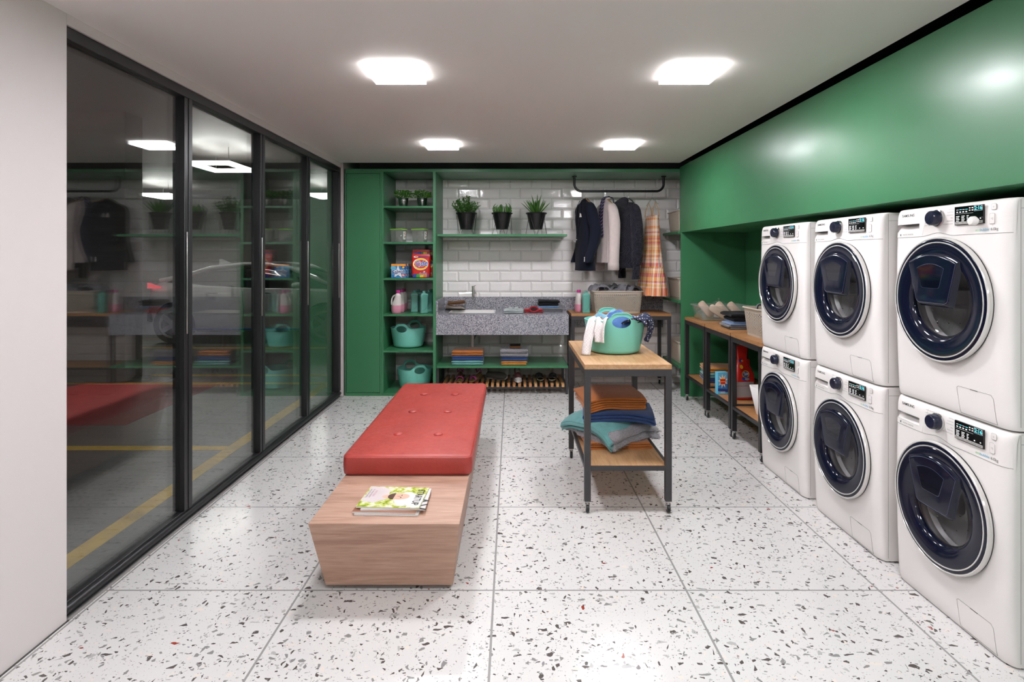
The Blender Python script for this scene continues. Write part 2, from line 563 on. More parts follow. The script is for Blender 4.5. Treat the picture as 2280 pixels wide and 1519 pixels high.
_TX = {}
def text_mesh(body, shear=0, bold=0, align='CENTER'):
    k = (body, shear, bold, align)
    if k not in _TX:
        cu = bpy.data.curves.new('t', 'FONT'); cu.body = body; cu.size = 1; cu.shear = shear; cu.offset = bold
        cu.align_x = align; cu.align_y = 'CENTER'; cu.resolution_u = 3
        ob = bpy.data.objects.new('t', cu); COL.objects.link(ob)
        me = bpy.data.meshes.new_from_object(ob.evaluated_get(bpy.context.evaluated_depsgraph_get()))
        _TX[k] = ([tuple(v.co) for v in me.vertices], [tuple(p.vertices) for p in me.polygons])
        bpy.data.objects.remove(ob); bpy.data.curves.remove(cu); bpy.data.meshes.remove(me)
    return _TX[k]

def front(x, y, z, rot=0):        # matrix: text plane facing -Y
    return Matrix.Translation((x, y, z)) @ Matrix.Rotation(PI / 2, 4, 'X') @ Matrix.Rotation(rot, 4, 'Z')

def bake_cut(ob, cutters):
    """boolean difference, applied; cutters are removed"""
    for c in cutters:
        md = ob.modifiers.new('cut', 'BOOLEAN'); md.operation = 'DIFFERENCE'; md.object = c; md.solver = 'EXACT'
    bpy.context.view_layer.update()
    dg = bpy.context.evaluated_depsgraph_get()
    me = bpy.data.meshes.new_from_object(ob.evaluated_get(dg))
    ob.modifiers.clear(); ob.data = me
    me.name = ob.name
    me.shade_smooth(); me.set_sharp_from_angle(angle=R(40))
    for c in cutters: bpy.data.objects.remove(c)

# ---------------------------------------------------------------- scene bookkeeping
def thing(name, label, cat, loc=(0, 0, 0), rotz=0, group=None):
    o = bpy.data.objects.new(name, None); COL.objects.link(o)
    o.empty_display_size = .05
    o.location = loc; o.rotation_euler = (0, 0, R(rotz))
    return tag(o, label, cat, group)
def tag(o, label, cat, group=None):
    o['label'] = label; o['category'] = cat
    if group: o['group'] = group
    return o
def struct(o):
    o['kind'] = 'structure'; return o
def at(o, loc, rotz=0):
    o.location = loc; o.rotation_euler = (0, 0, R(rotz)); return o
def dup(root, loc=None, rotz=None, label=None, group=None):
    def cp(o, par):
        c = o.copy(); COL.objects.link(c)
        if par: c.parent = par
        for ch in KIDS(o): cp(ch, c)
        return c
    KIDS = lambda o: [k for k in list(bpy.data.objects) if k.parent == o]
    r = cp(root, None)
    if loc is not None: r.location = loc
    if rotz is not None: r.rotation_euler = (0, 0, R(rotz))
    if label: r['label'] = label
    if group: r['group'] = group
    return r
def kid(root, name):
    return [k for k in bpy.data.objects if k.parent == root and k.name.split('.')[0] == name]
rnd = random.Random(7)
def nz(x, y=0, z=0): return noise.noise(Vector((x, y, z)))
# ================================================================ lamps of the laundry and added fill panels
FRW = mat('light_frame_translucent', '#f2f0ee', .4, emit=12.0)
DIFF = mat('light_diffuser', '#fbfaff', .5, emit=PANEL_EMIT)
def ceiling_light(x, y, label):
    t = thing('ceiling_light', label, 'ceiling light', (x, y, 2.4695), 0, 'square panel lights on the ceiling')
    g = G(); h = .139; z0, z1 = -.030, 0
    g.box(-h, h, -h, -h + .006, z0, z1).box(-h, h, h - .006, h, z0, z1).box(-h, -h + .006, -h + .006, h - .006, z0, z1).box(h - .006, h, -h + .006, h - .006, z0, z1)
    g.build('frame', FRW, t)
    G().box(-h + .0065, h - .0065, -h + .0065, h - .0065, -.0285, -.004).build('diffuser', DIFF, t)
for x, y, l in ((-.616, 3.03, 'square white ceiling panel light above the red bench'), (.957, 3.03, 'square white ceiling panel light above the table with the mint basket'),
                (-.617, 4.98, 'smaller-looking square ceiling light near the green shelves'), (.963, 4.98, 'smaller-looking square ceiling light near the hanging clothes'),
                (-.616, 1.08, 'added unseen fill panel over the front end of the room, glass side'), (.957, 1.08, 'added unseen fill panel over the front end of the room, washer side'),  # this pair and the next: out-of-view panels added for fill light
                (-.616, -1.5, 'added unseen fill panel behind the viewer, glass side'), (.957, -1.5, 'added unseen fill panel behind the viewer, washer side')):
    ceiling_light(x, y, l)

# ================================================================ room shell
YB = 6.70
struct(G().box(-1.80, 2.49, -3.4, 6.72, -.08, 0).build('floor', FLOOR))
struct(G().box(-1.965, 1.765, -3.4, 5.985, 2.47, 2.53).build('ceiling', CEILM))
# slot round the ceiling; its shade is painted into the near-black lid
struct(G().box(-1.965, 2.49, -3.4, 6.78, 2.62, 2.68).build('ceiling_void', DARK))
struct(G().box(-1.965, -1.81, -3.4, 2.312, 0, 2.615).box(-1.965, -1.81, 2.313, 6.045, 2.425, 2.469).box(-1.965, -1.81, 2.313, 6.045, 2.4695, 2.615).build('wall_left', WHITEW))
struct(G().box(-1.965, -1.795, 6.046, 6.78, 0, 2.615).build('wall_left_end', WHITEW))
struct(G().box(-1.965, 2.55, -3.52, -3.4, 0, 2.68).build('wall_front', WHITEW))
struct(G().box(2.47, 2.55, -3.4, 6.72, 0, 2.615).build('wall_right', GREEN))
# bevelled subway tiles on the back wall
g = G()
g.box(-1.795, 2.47, YB + .008, YB + .08, 0, 2.615, 1)
PX, PZ = .2457, .1225
zr = 2.166 - 18 * PZ
row = 0
while zr < 2.40:
    off = -.637 + (0 if (row - 18) % 2 == 0 else PX / 2)
    k = math.floor((-1.795 - off) / PX)
    x = off + k * PX
    while x < 2.46:
        x0, x1, z0, z1 = max(x + .0012, -1.79), min(x + PX - .0012, 2.468), max(zr + .0012, .001), min(zr + PZ - .0012, 2.40)
        if x1 - x0 > .05 and z1 - z0 > .02:
            b = min(.019, (x1 - x0) / 2 - .004, (z1 - z0) / 2 - .004)
            tx, tz = rnd.uniform(-.0012, .0012), rnd.uniform(-.0012, .0012)
            yo, yf, yb = YB + .002, YB - .007, YB + .0085
            o = [(x0, yb, z0), (x1, yb, z0), (x1, yb, z1), (x0, yb, z1)]
            m = [(p[0], yo, p[2]) for p in o]
            i = [(x0 + b, yf + tx + tz, z0 + b), (x1 - b, yf - tx + tz, z0 + b), (x1 - b, yf - tx - tz, z1 - b), (x0 + b, yf + tx - tz, z1 - b)]
            g.loft([o, m, i], False, True)
        x += PX
    zr += PZ; row += 1
struct(g.build('wall_back', [TILE, mat('grey_grout', '#a5a19f', .8)], smooth=0))
# green box over the machines, end panel of the alcove
struct(G().box(1.79, 2.469, -3.39, 6.069, 1.738, 2.436).build('trim_1', GREEN, bevel=.0015))
struct(G().box(1.79, 2.469, 6.02, 6.045, 0, 1.737).build('wall_alcove_end', GREEN, bevel=.0015))
# grey joint strip along the glass front
struct(G().box(-1.812, -1.800, 2.314, 6.044, 0, .004).build('trim_2', GREYL))

# ================================================================ glass front (four sliding panes in black aluminium)
fy = [2.314, 3.163, 4.117, 5.05, 5.955]
g = G()
g.box(-1.893, -1.829, 2.314, 6.044, .0005, .062)
g.tube([(-1.829, 2.315, .033), (-1.829, 6.043, .033)], .0185, 14)
g.box(-1.90, -1.818, 2.314, 6.044, 2.372, 2.424)
struct(g.build('trim_3', BLACKM, bevel=.003))
for i in range(4):
    y0, y1 = fy[i], fy[i + 1]
    wname = 'window_%d' % (i + 1)
    t = thing(wname, 'tall fixed glass pane in black aluminium frame', 'window'); del t['label']; del t['category']; struct(t)
    ya = y0 + (.075 if i else .0)
    G().box(-1.874, -1.869, ya, y1, .063, 2.371).build('outer_pane', GLASSW, t, smooth=0)
    G().box(-1.852, -1.847, ya, y1, .063, 2.371).build('inner_pane', GLASSW, t, smooth=0)
    g = G()
    g.box(-1.888, -1.821, y1, y1 + .036, .063, 2.3715)
    g.box(-1.882, -1.817, y1 + .037, y1 + (.072 if i < 3 else .085), .063, 2.3715)
    if i == 0: g.box(-1.888, -1.84, 2.3145, 2.33, .063, 2.3715)
    g.build('mullion', BLACKM, t, bevel=.002)
    G().box(-1.8205, -1.8125, y1 + .012, y1 + .022, 1.05, 1.62).build('pull_bar', STEEL, t, bevel=.002)

# ================================================================ garage behind the glass
CONF = concrete('garage_floor_concrete', '#5e5c5b', '#72706e', .42)
CONW = concrete('garage_wall_concrete', '#7b7774', '#8f8b87', .7)
CONC = concrete('garage_ceiling_concrete', '#4e4b4a', '#5f5c5a', .45)
YEL = mat('yellow_road_paint', '#dcb33f', .5, vary=(9, .12))
REDP = mat('red_floor_paint', '#8f3236', .55, vary=(6, .12))
struct(G().box(-15, -1.81, -1.5, 17, -.09, -.001).build('garage_floor', CONF))
struct(G().box(-15, -1.97, -1.5, 17, 3.2, 3.3).build('garage_ceiling', CONC))
struct(G().box(-15, -1.97, 17, 17.2, 0, 3.2).build('garage_wall_back', CONW))
struct(G().box(-15.2, -15, -1.5, 17.2, 0, 3.2).build('garage_wall_left', CONW))
struct(G().box(-15.2, -1.97, -1.7, -1.5, 0, 3.2).build('garage_wall_front', CONW))
struct(G().box(-1.965, -1.80, 6.79, 17, 0, 3.2).box(-1.965, -1.80, -1.5, 6.78, 2.69, 3.3).build('garage_wall_right', CONW))
struct(G().box(-9.5, -4.57, 6.72, 7.04, 0, 3.198).build('garage_pillar', CONW, bevel=.008))
g = G()
def stripe(a, b, wd, z=.0):
    a = Vector((*a, 0)); b = Vector((*b, 0)); d = (b - a).normalized(); n = Vector((-d.y, d.x, 0)) * wd / 2
    g.hexa([tuple(p + Vector((0, 0, -.0008))) for p in (a - n, b - n, b + n, a + n)], [tuple(p + Vector((0, 0, z + .001))) for p in (a - n, b - n, b + n, a + n)])
stripe((-2.16, .5), (-2.16, 6.6), .105)
for y, x0, x1 in ((4.40, -12, -2.2135), (6.645, -12, -2.0), (7.10, -4.5, -2.0), (9.24, -12, -2.0), (2.2, -12, -2.2135)):
    stripe((x0, y), (x1, y), .10)
stripe((-6.9, 9.55), (-6.25, 10.6), .10)
struct(g.build('garage_floor_marking', YEL, smooth=0))
g = G(); g.box(-9, -3.4, 5.0, 6.58, -.0008, .0006); struct(g.build('garage_red_marking', REDP, smooth=0))
GLED = mat('garage_led_frame', '#fffdf6', .5, emit=GARAGE_EMIT)
def led(x, y, label):
    t = thing('garage_light', label, 'ceiling light', (x, y, 2.95), 0, 'rectangular light frames in the garage')
    g = G(); a, b, w_ = .33, .42, .05
    g.box(-a, a, -b, -b + w_, -.03, .03).box(-a, a, b - w_, b, -.03, .03).box(-a, -a + w_, -b + w_, b - w_, -.03, .03).box(a - w_, a, -b + w_, b - w_, -.03, .03)
    g.build('frame', GLED, t)
    for sx in (-1, 1):
        for sy in (-1, 1): G().tube([(sx * (a - .025), sy * (b - .025), .031), (sx * (a - .025), sy * (b - .025), .249)], .004, 6).build('hanger_rod', STEEL, t)
led(-4.74, 9.3, 'bright rectangular light frame above the white car in the garage')
led(-8.4, 13.8, 'bright rectangular light frame beside the concrete pillar, far back in the garage')
led(-4.45, 13.8, 'bright rectangular light frame far back in the garage, above the car bonnet')
led(-10.5, 3.0, 'rectangular light frame over the red painted garage floor')

# ---------------------------------------------------------------- the parked car
CARW = mat('white_car_paint', '#d9d9d9', .18, coat=1)
CGL = mat('dark_car_glass', '#0b0d10', .04, spec=.8)
CBLK = mat('car_black_trim', '#131316', .35)
TYRE = mat('tyre_rubber', '#111112', .7)
RIMD = mat('dark_rim', '#2a2a2d', .3, .7)
TAIL = mat('tail_lamp_red', '#e23a4a', .2, emit=.9)
TAILW = mat('tail_lamp_clear', '#f1e4e4', .2, emit=.8)
BLUEC = mat('blue_trim_line', '#1f5fa8', .3)
car = thing('car', 'white four-door car parked across the garage behind the glass', 'car', (-4.475, 10.55, 0))
# stations along x (rear -2.0 -> front 2.35): (x, half width, sill z, belt z, deck z)
ST = [(-1.86, .62, .52, .80, 1.00), (-1.80, .72, .36, .86, 1.05), (-1.66, .80, .27, .93, 1.075), (-1.30, .87, .20, .97, 1.07), (-.6, .895, .19, .955, 1.02), (.3, .90, .19, .93, .97),
      (1.0, .895, .19, .91, .96), (1.5, .88, .20, .87, .93), (1.95, .83, .22, .78, .84), (2.2, .74, .28, .66, .72), (2.33, .60, .36, .56, .60)]
rings = []
for x, hw, zs, zb, zd in ST:
    half = [(hw * .86, zs), (hw * .97, zs + .05), (hw, zs + (zb - zs) * .45), (hw * .985, zb - .09), (hw * .955, zb), (hw * .86, zb + (zd - zb) * .55), (hw * .55, zd), (0, zd + .012)]
    rings.append([(x, -y, z) for y, z in half] + [(x, y, z) for y, z in reversed(half[:-1])])
g = G(); g.loft(rings)
body = g.build('body', CARW, car, smooth=50)
cuts = []
for xw in (-1.295, 1.295):
    c = G(); c.lathe([(.375, -1.2), (.375, 1.2)], 36, (xw, 0, .33), axis='y', c0=True, c1=True)
    cuts.append(c.build('cut', CBLK))
cuts_m = cuts
body.parent = None
bake_cut(body, cuts)
body.parent = car
# greenhouse: roof profile along x : (x, half width bottom, z bottom, half width top, z top)
GH = [(-1.50, .70, 1.04, .55, 1.07), (-1.15, .76, .99, .60, 1.19), (-.75, .80, .96, .62, 1.305), (-.2, .82, .94, .63, 1.365), (.2, .82, .93, .625, 1.365), (.55, .81, .925, .60, 1.315), (1.0, .79, .92, .60, 1.13), (1.42, .74, .90, .62, .955)]
rings = []
for x, b, z0, tp, z1 in GH:
    half = [(b, z0), (b * .45 + tp * .55, z0 + (z1 - z0) * .55), (tp, z1 - .03 * min(1, (z1 - z0) / .2)), (tp * .6, z1), (0, z1 + .01)]
    rings.append([(x, -y, z) for y, z in half] + [(x, y, z) for y, z in reversed(half[:-1])])
g = G(); g.loft(rings); g.build('window_glass', CGL, car, smooth=60)
g = G()
for sd in (-1, 1):
    line = [(-1.62, .70 * sd, 1.07)] + [(x, sd * (tp + .012), z1 - .012) for x, b, z0, tp, z1 in GH[1:]] + [(1.5, .66 * sd, .93)]
    P = []
    for i in range(len(line) - 1):
        for k in range(4): P.append(Vector(line[i]).lerp(Vector(line[i + 1]), k / 4))
    P.append(Vector(line[-1]))
    g.tube(P, .034, 8)
g.grid(9, 12, lambda u, v: (-.95 + 1.75 * v, (u - .5) * 1.24, 1.375 - .10 * abs(v - .5) ** 2 * 4 - .03 * (u * 2 - 1) ** 4))
g.build('roof', CARW, car, smooth=60)
G().loft([[(-.95, -.014, 1.33), (-.72, -.014, 1.37), (-.72, .014, 1.37), (-.95, .014, 1.33)], [(-.95, -.004, 1.44), (-.90, -.004, 1.44), (-.90, .004, 1.44), (-.95, .004, 1.44)]]).build('antenna', CARW, car)
for sd in (-1, 1):
    for xw, nm in ((-1.295, 'r'), (1.295, 'f')):
        wt = thing('wheel', '', ''); del wt['label']; del wt['category']; wt.parent = car; wt.location = (xw, sd * .80, .33)
        g = G(); g.lathe([(.235, -.09), (.315, -.10), (.33, -.06), (.33, .06), (.315, .10), (.235, .09)], 40, axis='y'); g.build('tyre', TYRE, wt)
        g = G()
        g.lathe([(.235, -.085), (.222, -.088), (.205, -.07), (.205, .07), (.235, .085)], 40, axis='y')
        g.lathe([(.001, .035), (.205, .035)], 32, axis='y', mi=1)
        for q in range(5):
            a = 2 * PI * q / 5 + .3
            g.M = Matrix.Rotation(a, 4, 'Y')
            g.hexa([(-.035, -.07, .03), (.035, -.07, .03), (.03, .06, .03), (-.03, .06, .03)], [(-.016, -.09, .215), (.05, -.09, .215), (.05, .0, .215), (-.016, .0, .215)])
        g.M = Matrix()
        g.lathe([(.05, -.08), (.05, .08)], 20, axis='y', c0=True, c1=True)
        g.build('rim', [mat('silver_rim', '#a8a8aa', .3, .6), RIMD], wt)
    g = G()
    g.loft([[(-1.845, sd * .60, .93), (-1.845, sd * .60, 1.03), (-1.83, sd * .72, 1.03), (-1.83, sd * .72, .93)], [(-1.55, sd * .87, .945), (-1.55, sd * .85, .975), (-1.5, sd * .86, .975), (-1.5, sd * .88, .945)]], mi=0)
    g.build('tail_lamp', TAIL, car, bevel=.004)
    G().loft([[(2.0, sd * .80, .70), (2.0, sd * .79, .77), (2.05, sd * .70, .78), (2.05, sd * .72, .70)], [(2.27, sd * .62, .62), (2.27, sd * .61, .66), (2.28, sd * .5, .66), (2.28, sd * .5, .62)]]).build('headlight', TAILW, car)
    G().ball((.86, sd * .93, 1.00), .12, .07, .055).build('wing_mirror', CARW, car)
    for xh in (-.72, .18):
        G().tube([(xh, sd * .885, .86), (xh + .06, sd * .915, .865), (xh + .16, sd * .915, .862), (xh + .2, sd * .888, .858)], .011, 8).build('door_handle', CHROME, car)
    G().box(-.95, .95, sd * .885 - .012, sd * .885 + .012, .232, .262).build('side_trim', BLUEC, car)
    G().tube([(-.1, sd * .902, .25), (-.08, sd * .904, .55), (-.1, sd * .899, .90)], .004, 6).build('door_seam', CBLK, car)
G().box(-1.75, 1.9, -.6, .6, .2, .5).build('chassis', CBLK, car)
G().box(-1.82, -1.70, -.75, .75, .36, .52).build('rear_bumper', CBLK, car, bevel=.02)
# ================================================================ green joinery along the back wall
t = thing('storage_cupboard', 'tall closed green cupboard with one plain door beside the glass front', 'cupboard', (-1.5805, 6.05, 0))
g = G(); a = .1945
g.box(-a, a, .024, .639, 0, 2.383)
g.box(-a, -a + .012, 0, .0235, 0, 2.383).box(a - .017, a, 0, .0235, 0, 2.383).box(-a + .0125, a - .0175, 0, .0235, 0, .032).box(-a + .0125, a - .0175, 0, .0235, 2.368, 2.383)
g.build('body', GREEN, t)
G().box(-a + .0155, a - .0205, .001, .023, .035, 2.365).build('door', GREEN, t, bevel=.0015)
t = thing('shelf_unit', 'open green shelf column with five shelves between cupboard and sink', 'shelf', (0, 0, 0))
t.location = (-1.0985, 6.05, 0)
G().box(-.2865, -.268, 0, .639, 0, 2.383).build('side_panel', GREEN, t, bevel=.001)
G().box(.2575, .2865, 0, .639, 0, 2.383).build('side_panel', GREEN, t, bevel=.001)
SHZ = [2.022, 1.637, 1.253, .868, .482, .031]
for z in SHZ:
    G().box(-.2675, .257, .003 if z > .1 else 0, .639, z - .021 if z > .1 else .0, z).build('shelf', GREEN, t, bevel=.001)
tag(G().box(-1.775, 1.789, 6.05, 6.69, 2.384, 2.416).build('header_board', GREEN, bevel=.001), 'long green header board across the top of the tiled niche', 'shelf board')
tag(G().box(1.7905, 2.468, 6.07, 6.69, 2.384, 2.416).build('header_board', GREEN, bevel=.001), 'short green header board above the beige baskets', 'shelf board')
tag(G().box(-.8115, .602, 6.20, 6.69, 1.7035, 1.7275).build('wall_shelf', GREEN, bevel=.001), 'green wall shelf carrying the three black flower pots', 'shelf')
for z, l in ((1.754, 'upper green side shelf beside the hanging dress'), (1.010, 'middle green side shelf level with the granite upstand'), (.317, 'lowest green side shelf near the floor')):
    tag(G().box(1.773, 2.468, 6.0695, 6.69, z - .025, z).build('side_shelf', GREEN, bevel=.001), l, 'shelf', 'green side shelves right of the clothes rail')

# ---------------------------------------------------------------- granite sink counter
t = thing('sink_counter', 'speckled grey granite counter with deep apron and inset sink', 'counter', (0, 0, 0))
g = G(); x0, x1, y0, y1, zt = -.8115, .606, 6.08, 6.672, .862
sx0, sx1, sy0, sy1 = -.70, -.185, 6.225, 6.615
g.box(x0, sx0, y0, y1, zt - .03, zt).box(sx1, x1, y0, y1, zt - .03, zt).box(sx0, sx1, y0, sy0, zt - .03, zt).box(sx0, sx1, sy1, y1, zt - .03, zt)
g.build('countertop', GRAN, t, smooth=0)
G().box(x0, x1, y0, y0 + .03, .645, zt - .0302).box(x1 - .03, x1, y0 + .0302, y1, .645, zt - .0302).build('apron', GRAN, t, smooth=0)
G().box(x0, x0 + .02, y0, y1, zt + .0002, 1.011).build('side_splash', GRAN, t, smooth=0)
G().box(x0, x1, 6.6722, 6.689, .655, 1.011).box(x1 + .0002, 1.772, 6.6722, 6.689, .655, 1.011).build('back_splash', GRAN, t, smooth=0)
g = G()
def rr(x0, x1, y0, y1, r, z, n=5):
    out = []
    for cx, cy_, a0 in ((x1 - r, y1 - r, 0), (x0 + r, y1 - r, 90), (x0 + r, y0 + r, 180), (x1 - r, y0 + r, 270)):
        for k in range(n + 1):
            a = R(a0 + 90 * k / n); out.append((cx + r * math.cos(a), cy_ + r * math.sin(a), z))
    return out
g.loft([rr(sx0 - .0, sx1 + .0, sy0 - .0, sy1 + .0, .012, .864), rr(sx0 + .006, sx1 - .006, sy0 + .006, sy1 - .006, .03, .862), rr(sx0 + .012, sx1 - .012, sy0 + .012, sy1 - .012, .04, .72), rr(sx0 + .04, sx1 - .04, sy0 + .04, sy1 - .04, .05, .70)], False, True)
g.lathe([(.001, .7012), (.04, .7012), (.042, .703)], 24, (-.4425, 6.42, 0))
g.build('basin', mat('sink_glare_white', '#e6e3e0', .15), t, smooth=60, recalc=False)  # steel basin; its bright reflection is put into the white base colour
PIPE = mat('white_pvc', '#cfcac6', .35)
g = G(); g.tube([(-.447, 6.42, .699), (-.447, 6.42, .58)], .014, 14).tube([(-.447, 6.42, .60), (-.447, 6.42, .42)], .021, 16); g.build('drain_trap', PIPE, t)
G().tube([(-.447, 6.42, .615), (-.447, 6.42, .598)], .0225, 16).tube([(-.43, 6.44, .56), (-.41, 6.55, .585), (-.405, 6.66, .60)], .013, 12).lathe([(.034, 6.668), (.034, 6.675), (.018, 6.690)], 24, (-.405, 0, .60), axis='y', c0=True).build('drain_fitting', CHROME, t)
bpy.data.objects['drain_fitting'].data.transform(Matrix())
t = thing('wall_tap', 'small chrome wall tap above the sink', 'tap', (-.44, 6.69, 1.035))
G().lathe([(.0, .028), (.022, .026), (.026, .014), (.027, 0)], 24, axis='y').build('flange', CHROME, t)
bpy.data.objects['flange'].data.transform(Matrix.Rotation(PI, 4, 'Z'))
g = G(); g.tube([(0, -.012, 0), (0, -.075, 0)], .011, 12).tube([(-.012, -.085, -.02), (-.012, -.085, .09)], .015, 16).tube([(-.012, -.085, -.012), (-.012, -.13, -.018), (-.012, -.145, -.05)], .009, 10); g.build('spout', CHROME, t)
g = G(); g.tube([(-.012, -.085, .091), (-.012, -.085, .105)], .017, 16).tube([(-.012, -.085, .10), (.02, -.10, .115)], .004, 8); g.build('handle', CHROME, t)

# ---------------------------------------------------------------- low green bench shelf with slatted shoe rack
t = thing('shoe_rack', 'low green bench shelf on dark steel frame with slatted wooden shoe rack below', 'shoe rack', (-.105, 6.1, 0))
G().box(-.706, .706, 0, .585, .286, .3075).build('top_board', GREEN, t, bevel=.0015)
for sx in (-1, 1):
    for sy in (.02, .5):
        G().box(sx * .695 - .0125, sx * .695 + .0125, sy, sy + .025, 0, .2855).build('leg', STEELD, t)
g = G()
for sx in (-.695, .695): g.box(sx - .012, sx + .012, .0455, .4995, .05, .077)
g.box(-.682, .682, .05, .075, .05, .077).box(-.682, .682, .47, .495, .05, .077)
g.build('frame', STEELD, t)
g = G(); x = .655
while x > -.69:
    g.box(x - .0145, x + .0145, .022, .52, .0775, .1085); x -= .0585
g.build('slats', SLAT, t, smooth=0)

# ---------------------------------------------------------------- clothes rail
t = thing('clothes_rail', 'black pipe clothes rail hung under the green header board', 'clothes rail', (1.20, 6.38, 2.3835))
g = G()
def arc(c, r, a0, a1, n=8): return [(c[0] + r * math.cos(R(a0 + (a1 - a0) * k / n)), 0, c[1] + r * math.sin(R(a0 + (a1 - a0) * k / n))) for k in range(n + 1)]
zb = -.168
pts = [(-.50, 0, -.004)] + arc((-.42, zb + .08), .08, 180, 270) + arc((.42, zb + .08), .08, 270, 360) + [(.50, 0, -.004)]
g.tube(pts, .0135, 14); g.build('pipe', mat('black_pipe', '#161618', .35, .3), t)
for sx in (-.5, .5):
    G().lathe([(.0, -.012), (.024, -.012), (.027, -.008), (.027, 0)], 24, (sx, 0, 0), c1=True).build('flange', BLACKM, t)

# ================================================================ washers
A_, ZT = .305, .846
def fy_(x, z, off=0):
    r = .055; y = 0.0
    ax = abs(x)
    if ax > A_ - r:
        q = min(1, (ax - (A_ - r)) / r); y += .032 * (1 - math.sqrt(max(0, 1 - q * q)))
    y += .010 * ((z - .47) / .42) ** 2
    if z > .80: y += .010 * ((z - .80) / .046) ** 2
    e = ZT - z
    if e < .012: y += .010 * (1 - math.sqrt(max(0, 1 - (1 - max(e, 0) / .012) ** 2)))
    if z < .03: y += .008 * (1 - z / .03) ** 2
    return y - off
def seam(x):
    return .719 + .013 * math.exp(-((x + .03) / .055) ** 2) - .002 * math.exp(-((x - .05) / .03) ** 2)
def make_washer():
    t = thing('washing_machine', 'x', 'washing machine')
    zs = [.006, .012, .03] + [.06 + .06 * k for k in range(12)] + [.74, .77, .80, .815, .828, .835, .840, .844, ZT]
    rings = []
    xs = [-A_ + .055 * (1 - math.cos(PI / 2 * k / 6)) for k in range(7)]
    xs = [-A_ + .055 * (k / 6) ** 1.6 for k in range(7)] + [-.2, -.12, -.04, .04, .12, .2] + [A_ - .055 * (k / 6) ** 1.6 for k in range(6, -1, -1)]
    for z in zs:
        ring = [(x, fy_(x, z), z) for x in xs]
        ins = .004 * max(0, 1 - (ZT - z) / .01)
        rings.append(ring + [(A_ - ins, .05, z), (A_ - ins, .55, z), (-A_ + ins, .55, z), (-A_ + ins, .05, z)])
    b = G().loft(rings).build('cabinet', WHITEE, t, smooth=45)
    c1 = G().lathe([(.178, -.1), (.178, .10)], 48, (0, 0, .457), axis='y', c0=True, c1=True).build('c', WHITEE)
    c2 = G().lathe([(.200, -.08), (.200, -.40)], 48, (0, 0, .457), axis='y', c0=True, c1=True).build('c', WHITEE)
    b.parent = None
    scoop = lambda: G().hexa([(-.286, -.03, .742), (-.137, -.03, .742), (-.137, .006, .742), (-.286, .012, .742)], [(-.286, -.03, .7768), (-.137, -.03, .7768), (-.137, .034, .7768), (-.286, .034, .7768)]).build('c', WHITEE, recalc=True)
    bake_cut(b, [c1, c2, scoop()]); b.parent = t
    # side seams
    g = G()
    for s_ in (-1, 1):
        g.box(s_ * A_ - .0006, s_ * A_ + .0006, .0505, .052, .02, .838)
        g.box(s_ * A_ - .0006, s_ * A_ + .0006, .053, .54, .806, .8075)
    sp = [(-A_ + .002 + (2 * A_ - .004) * k / 60) for k in range(61)]
    g.tube([(x, fy_(x, seam(x)) - .0004, seam(x)) for x in sp], .0011, 6)
    g.build('seam_line', GREYL, t)
    # drawer front and control panel: two thin curved slabs with a slanted joint between them
    xd = lambda z: -.119 + (z - .722) / .118 * .032
    def slab(fx, nu, name, cut=None):
        nv = 16; vs = []
        for off in (.0007, -.0022):
            for j in range(nv):
                for i in range(nu):
                    v = j / (nv - 1); u = i / (nu - 1)
                    x = fx(u, .722 + .12 * v); z0 = seam(x) + .001; z = z0 + (.842 - z0) * v
                    x = fx(u, z); vs.append((x, fy_(x, z, off), z))
        N = nu * nv; fs = []
        for j in range(nv - 1):
            for i in range(nu - 1):
                a_, b_, c_, d_ = j * nu + i, j * nu + i + 1, (j + 1) * nu + i + 1, (j + 1) * nu + i
                fs.append((a_, b_, c_, d_)); fs.append((N + a_, N + d_, N + c_, N + b_))
        edge = list(range(nu)) + [j * nu + nu - 1 for j in range(1, nv)] + [(nv - 1) * nu + i for i in range(nu - 2, -1, -1)] + [j * nu for j in range(nv - 2, 0, -1)]
        for k in range(len(edge)):
            p, q = edge[k], edge[(k + 1) % len(edge)]; fs.append((p, N + p, N + q, q))
        o = G().add(vs, fs).build(name, WHITEP, None, smooth=60)
        if cut: bake_cut(o, [cut])
        o.parent = t
        return o
    ease = lambda u: u
    dr = slab(lambda u, z: -A_ + (xd(z) - .0006 + A_) * (u ** 1.25), 26, 'detergent_drawer', scoop())
    slab(lambda u, z: xd(z) + .0008 + (A_ - xd(z) - .0008) * (1 - (1 - u) ** 1.25), 44, 'control_panel')
    G().add([(xd(z) + dx, fy_(xd(z), z) + .0004, z) for z in (.7235, .841) for dx in (-.0012, .0012)], [(0, 1, 3, 2)]).build('joint', GREYL, dr)
    G().hexa([(-.262, .022, .7735), (-.141, .022, .7735), (-.141, .033, .7735), (-.262, .033, .7735)], [(-.262, .0, .7764), (-.141, .0, .7764), (-.141, .033, .7764), (-.262, .033, .7764)]).build('finger_slot', mat('slot_black', '#161616', .5), dr)
    # knob
    k = G().lathe([(.0, -.034), (.026, -.033), (.030, -.028), (.031, -.006), (.0335, -.004), (.0335, .004)], 36, (-.028, 0, .793), axis='y', c0=True)
    k.v = [(x, -y if False else y, z) for x, y, z in k.v]
    k = k.build('program_knob', NAVYK, t)
    k.data.transform(Matrix.Scale(-1, 4, (0, 1, 0)))
    ring = G().lathe([(.0335, -.004), (.0355, -.003), (.0355, .004)], 36, (-.028, 0, .793), axis='y').build('knob_ring', CHROME, k)
    ring.data.transform(Matrix.Scale(-1, 4, (0, 1, 0)))
    # display
    g = G(); yv = -.003
    g.box(.070, .208, yv, .004, .758, .830, 0)
    g.box(.072, .206, yv - .0005, yv - .0001, .760, .7705, 1)
